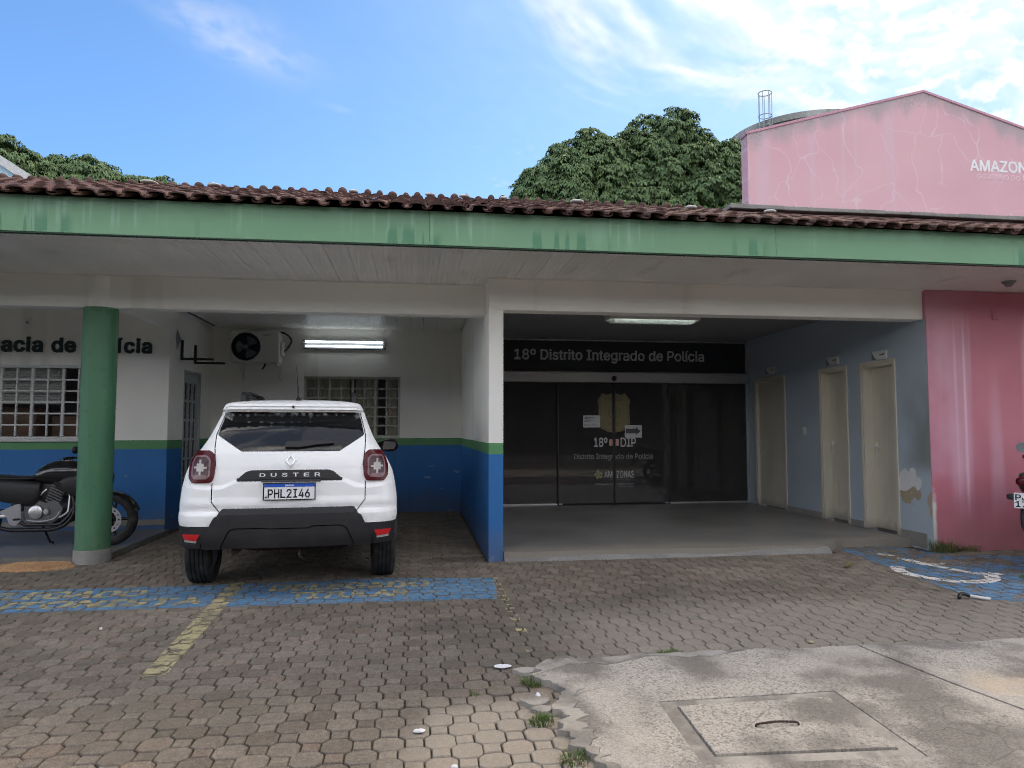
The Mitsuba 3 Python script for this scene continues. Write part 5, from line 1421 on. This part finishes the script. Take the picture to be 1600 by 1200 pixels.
    mp('silencer', tube(curve([(-1.20, -.17, .235), (-1.27, -.175, .27), (-1.45, -.18, .34), (-1.72, -.18, .45)], 14), [.03, .046] + [.052] * 11 + [.04], 14), 'aluminium')
    mp('shock', tube([(-1.16, .0, .40), (-1.02, .0, .66)], .035, 10), 'black_metal')
    mp('side_stand', tube([(-.96, .12, .24), (-.90, .20, .02), (-.86, .22, .012)], [.014, .011, .014], 8), 'black_metal')
    if tail:
        mp('tail_lamp', blob([(-2.03, .83, .89, .05), (-2.0, .815, .905, .085), (-1.94, .82, .90, .09)], 20), 'lamp_red', label='dark red tail lamp')
        mp('rear_mudguard', blob([(-1.98, .40, .46, .04), (-1.96, .42, .66, .07), (-1.90, .46, .78, .07), (-1.82, .55, .80, .06)], 18), 'black_plastic')
        p_ = mp('licence_plate', box(-2.012, -2.004, -.10, .10, .625, .760, .002), 'plate_white', False)
        for tx_, zz, in (('PJ', .698), ('17', .638)):
            m = meshkit.text_mesh(tx_, .048, .002, True); b = m.bounds; v = m.vertices - [b[0][0], 0, 0]
            sc_ = .088 / (b[1][0] - b[0][0])
            q = trimesh.Trimesh(np.c_[-2.0125 - v[:, 2], (.088 - v[:, 0] * sc_) if np.cross(fw, rt)[2] > 0 else (-.088 + v[:, 0] * sc_), v[:, 1] + zz], m.faces, process=False)
            mp('plate_letters', q, 'plate_ink', False, parent=p_)


b1 = thing('motorcycle', 'black motorcycle standing on the concrete pad behind the green column', 'motorcycle')
motorcycle(b1, np.array([-3.335, 8.44, .046]), np.array([0, 1.0, 0]), np.array([1.0, 0, 0]), False)
b2 = thing('motorcycle', 'motorcycle cut by the right edge of the picture, tail light and plate towards the viewer', 'motorcycle')
f2 = np.array([math.sin(math.radians(56)), math.cos(math.radians(56)), 0])
motorcycle(b2, np.array([6.983, 6.735, 0]), np.array([-f2[1], f2[0], 0]), f2, True)


# ---------------------------------------------------------------- grass tufts, sand, litter
def tuft(label, x, y, z, n, spread, h, seed, dry=.3, ex=1.0):
    r = np.random.default_rng(seed); t = thing('grass_tuft', label, 'grass tuft', 'grass tufts in the joints of the forecourt')
    for nm, mt, k in (('blades', 'grass_green', int(n * (1 - dry))), ('dry_blades', 'grass_dry', max(3, int(n * dry)))):
        V, F = [], []
        for _ in range(k):
            a = r.uniform(0, 2 * np.pi); rad = spread * math.sqrt(r.random()); p = np.array([x + ex * rad * math.cos(a), y + rad * math.sin(a), z - .004])
            L_ = h * r.uniform(.4, 1.2); d_ = np.array([math.cos(a + r.normal(0, .8)), math.sin(a + r.normal(0, .8)), 0]); lean = r.uniform(.2, 1.1)
            sd = np.array([-d_[1], d_[0], 0]) * r.uniform(.0012, .0026)
            p1 = p + L_ * .5 * (d_ * lean * .5 + [0, 0, 1]); p2 = p1 + L_ * .5 * (d_ * lean * 1.3 + [0, 0, .55 - .4 * lean]); o = len(V) * 5
            V.append([p - sd, p + sd, p1 + sd * .9, p1 - sd * .9, p2]); F.append(np.array([[0, 1, 2], [0, 2, 3], [3, 2, 4]]) + o)
        part(t, nm, (np.array(V).reshape(-1, 3), np.vstack(F)), mt, kind='stuff')


tuft('green grass tuft at the upper part of the broken slab edge', .615, 3.73, 0, 150, .055, .055, 1, .15)
tuft('green grass tuft at the middle of the broken slab edge', .575, 3.24, 0, 150, .055, .05, 2, .2)
tuft('green grass tuft at the bottom of the broken slab edge by the picture edge', .64, 2.86, 0, 120, .06, .05, 3, .3)
tuft('flat green grass tuft on the far edge of the driveway slab', 1.49, 4.10, 0, 130, .05, .04, 4, .15, 1.6)
tuft('sparse grass tuft at the far edge of the slab near the joint', 2.55, 4.08, 0, 60, .04, .03, 5, .4, 1.8)
tuft('long dry grass tuft at the corner of the pink wall', 5.66, 7.08, 0, 330, .11, .20, 6, .55, 1.4)
tuft('low grass tuft at the foot of the pink wall', 5.98, 7.09, 0, 160, .08, .10, 7, .45, 1.5)
tuft('grass tuft at the right edge beside the blue patch', 5.36, 5.70, 0, 140, .06, .06, 8, .2)
tuft('tiny grass sprig between the pavers left of the slab', .30, 3.62, 0, 26, .03, .03, 9, .3)


def lump(x, y, z, sx, sy, sz, seed, sub=3):
    m = trimesh.creation.icosphere(sub, 1.0); m.vertices *= (1 + .7 * (meshkit.fbm(m.vertices * 1.7 + seed, 4, seed) - .5))[:, None]
    m.vertices *= [sx, sy, sz]; m.apply_translation([x, y, z]); return m


sd = thing('sand_heap', 'low heap of orange sand in front of the green column', 'sand')
add(sd, lump(-3.60, 7.44, -.012, .34, .22, .060, 4, 4), 'sand', True)
for i, (x, y, sx, sy, sz, mt, lab, nm, ct) in enumerate((
        (.488, 4.006, .050, .028, .006, 'paper', 'white scrap beside the top left corner of the slab', 'litter_scrap', 'litter'),
        (.026, 3.211, .026, .016, .007, 'paper', 'small white scrap on the pavers near the bottom of the picture', 'litter_scrap', 'litter'),
        (.61, 3.55, .012, .020, .012, 'paper', 'tiny white scrap beside the middle of the broken slab edge', 'litter_scrap', 'litter'),
        (-2.05, 5.1, .010, .012, .008, 'paper', 'tiny white scrap on the pavers left of the yellow line', 'litter_scrap', 'litter'),
        (2.433, 4.196, .022, .016, .008, 'yellow_paint', 'small yellow leaf on the pavers above the slab', 'fallen_leaf', 'leaf'),
        (.16, 2.86, .014, .010, .008, 'paper', 'white fleck at the bottom edge left of the slab', 'litter_scrap', 'litter'))):
    t = thing(nm, lab, ct); add(t, lump(x, y, .008, sx, sy, sz, i + 11), mt, True)
st = thing('broken_stick', 'short broken black and white stick on the edge of the blue patch', 'stick')
part(st, 'dark_end', tube(curve([(4.20, 5.10, .012), (4.25, 5.13, .035), (4.30, 5.11, .02)], 8), .014, 7), 'black_plastic', True)
part(st, 'white_end', tube([(4.30, 5.11, .022), (4.36, 5.05, .018), (4.40, 5.02, .016)], .012, 7), 'plastic_white', True)
lf = thing('fallen_leaf', 'curled dry leaf on the pavers left of the blue patch', 'leaf')
add(lf, tube(curve([(4.05, 6.38, .008), (4.12, 6.42, .025), (4.20, 6.50, .03), (4.25, 6.56, .012)], 10), [.004, .014, .02, .022, .022, .02, .016, .012, .008, .003], 6), 'grass_dry', True)
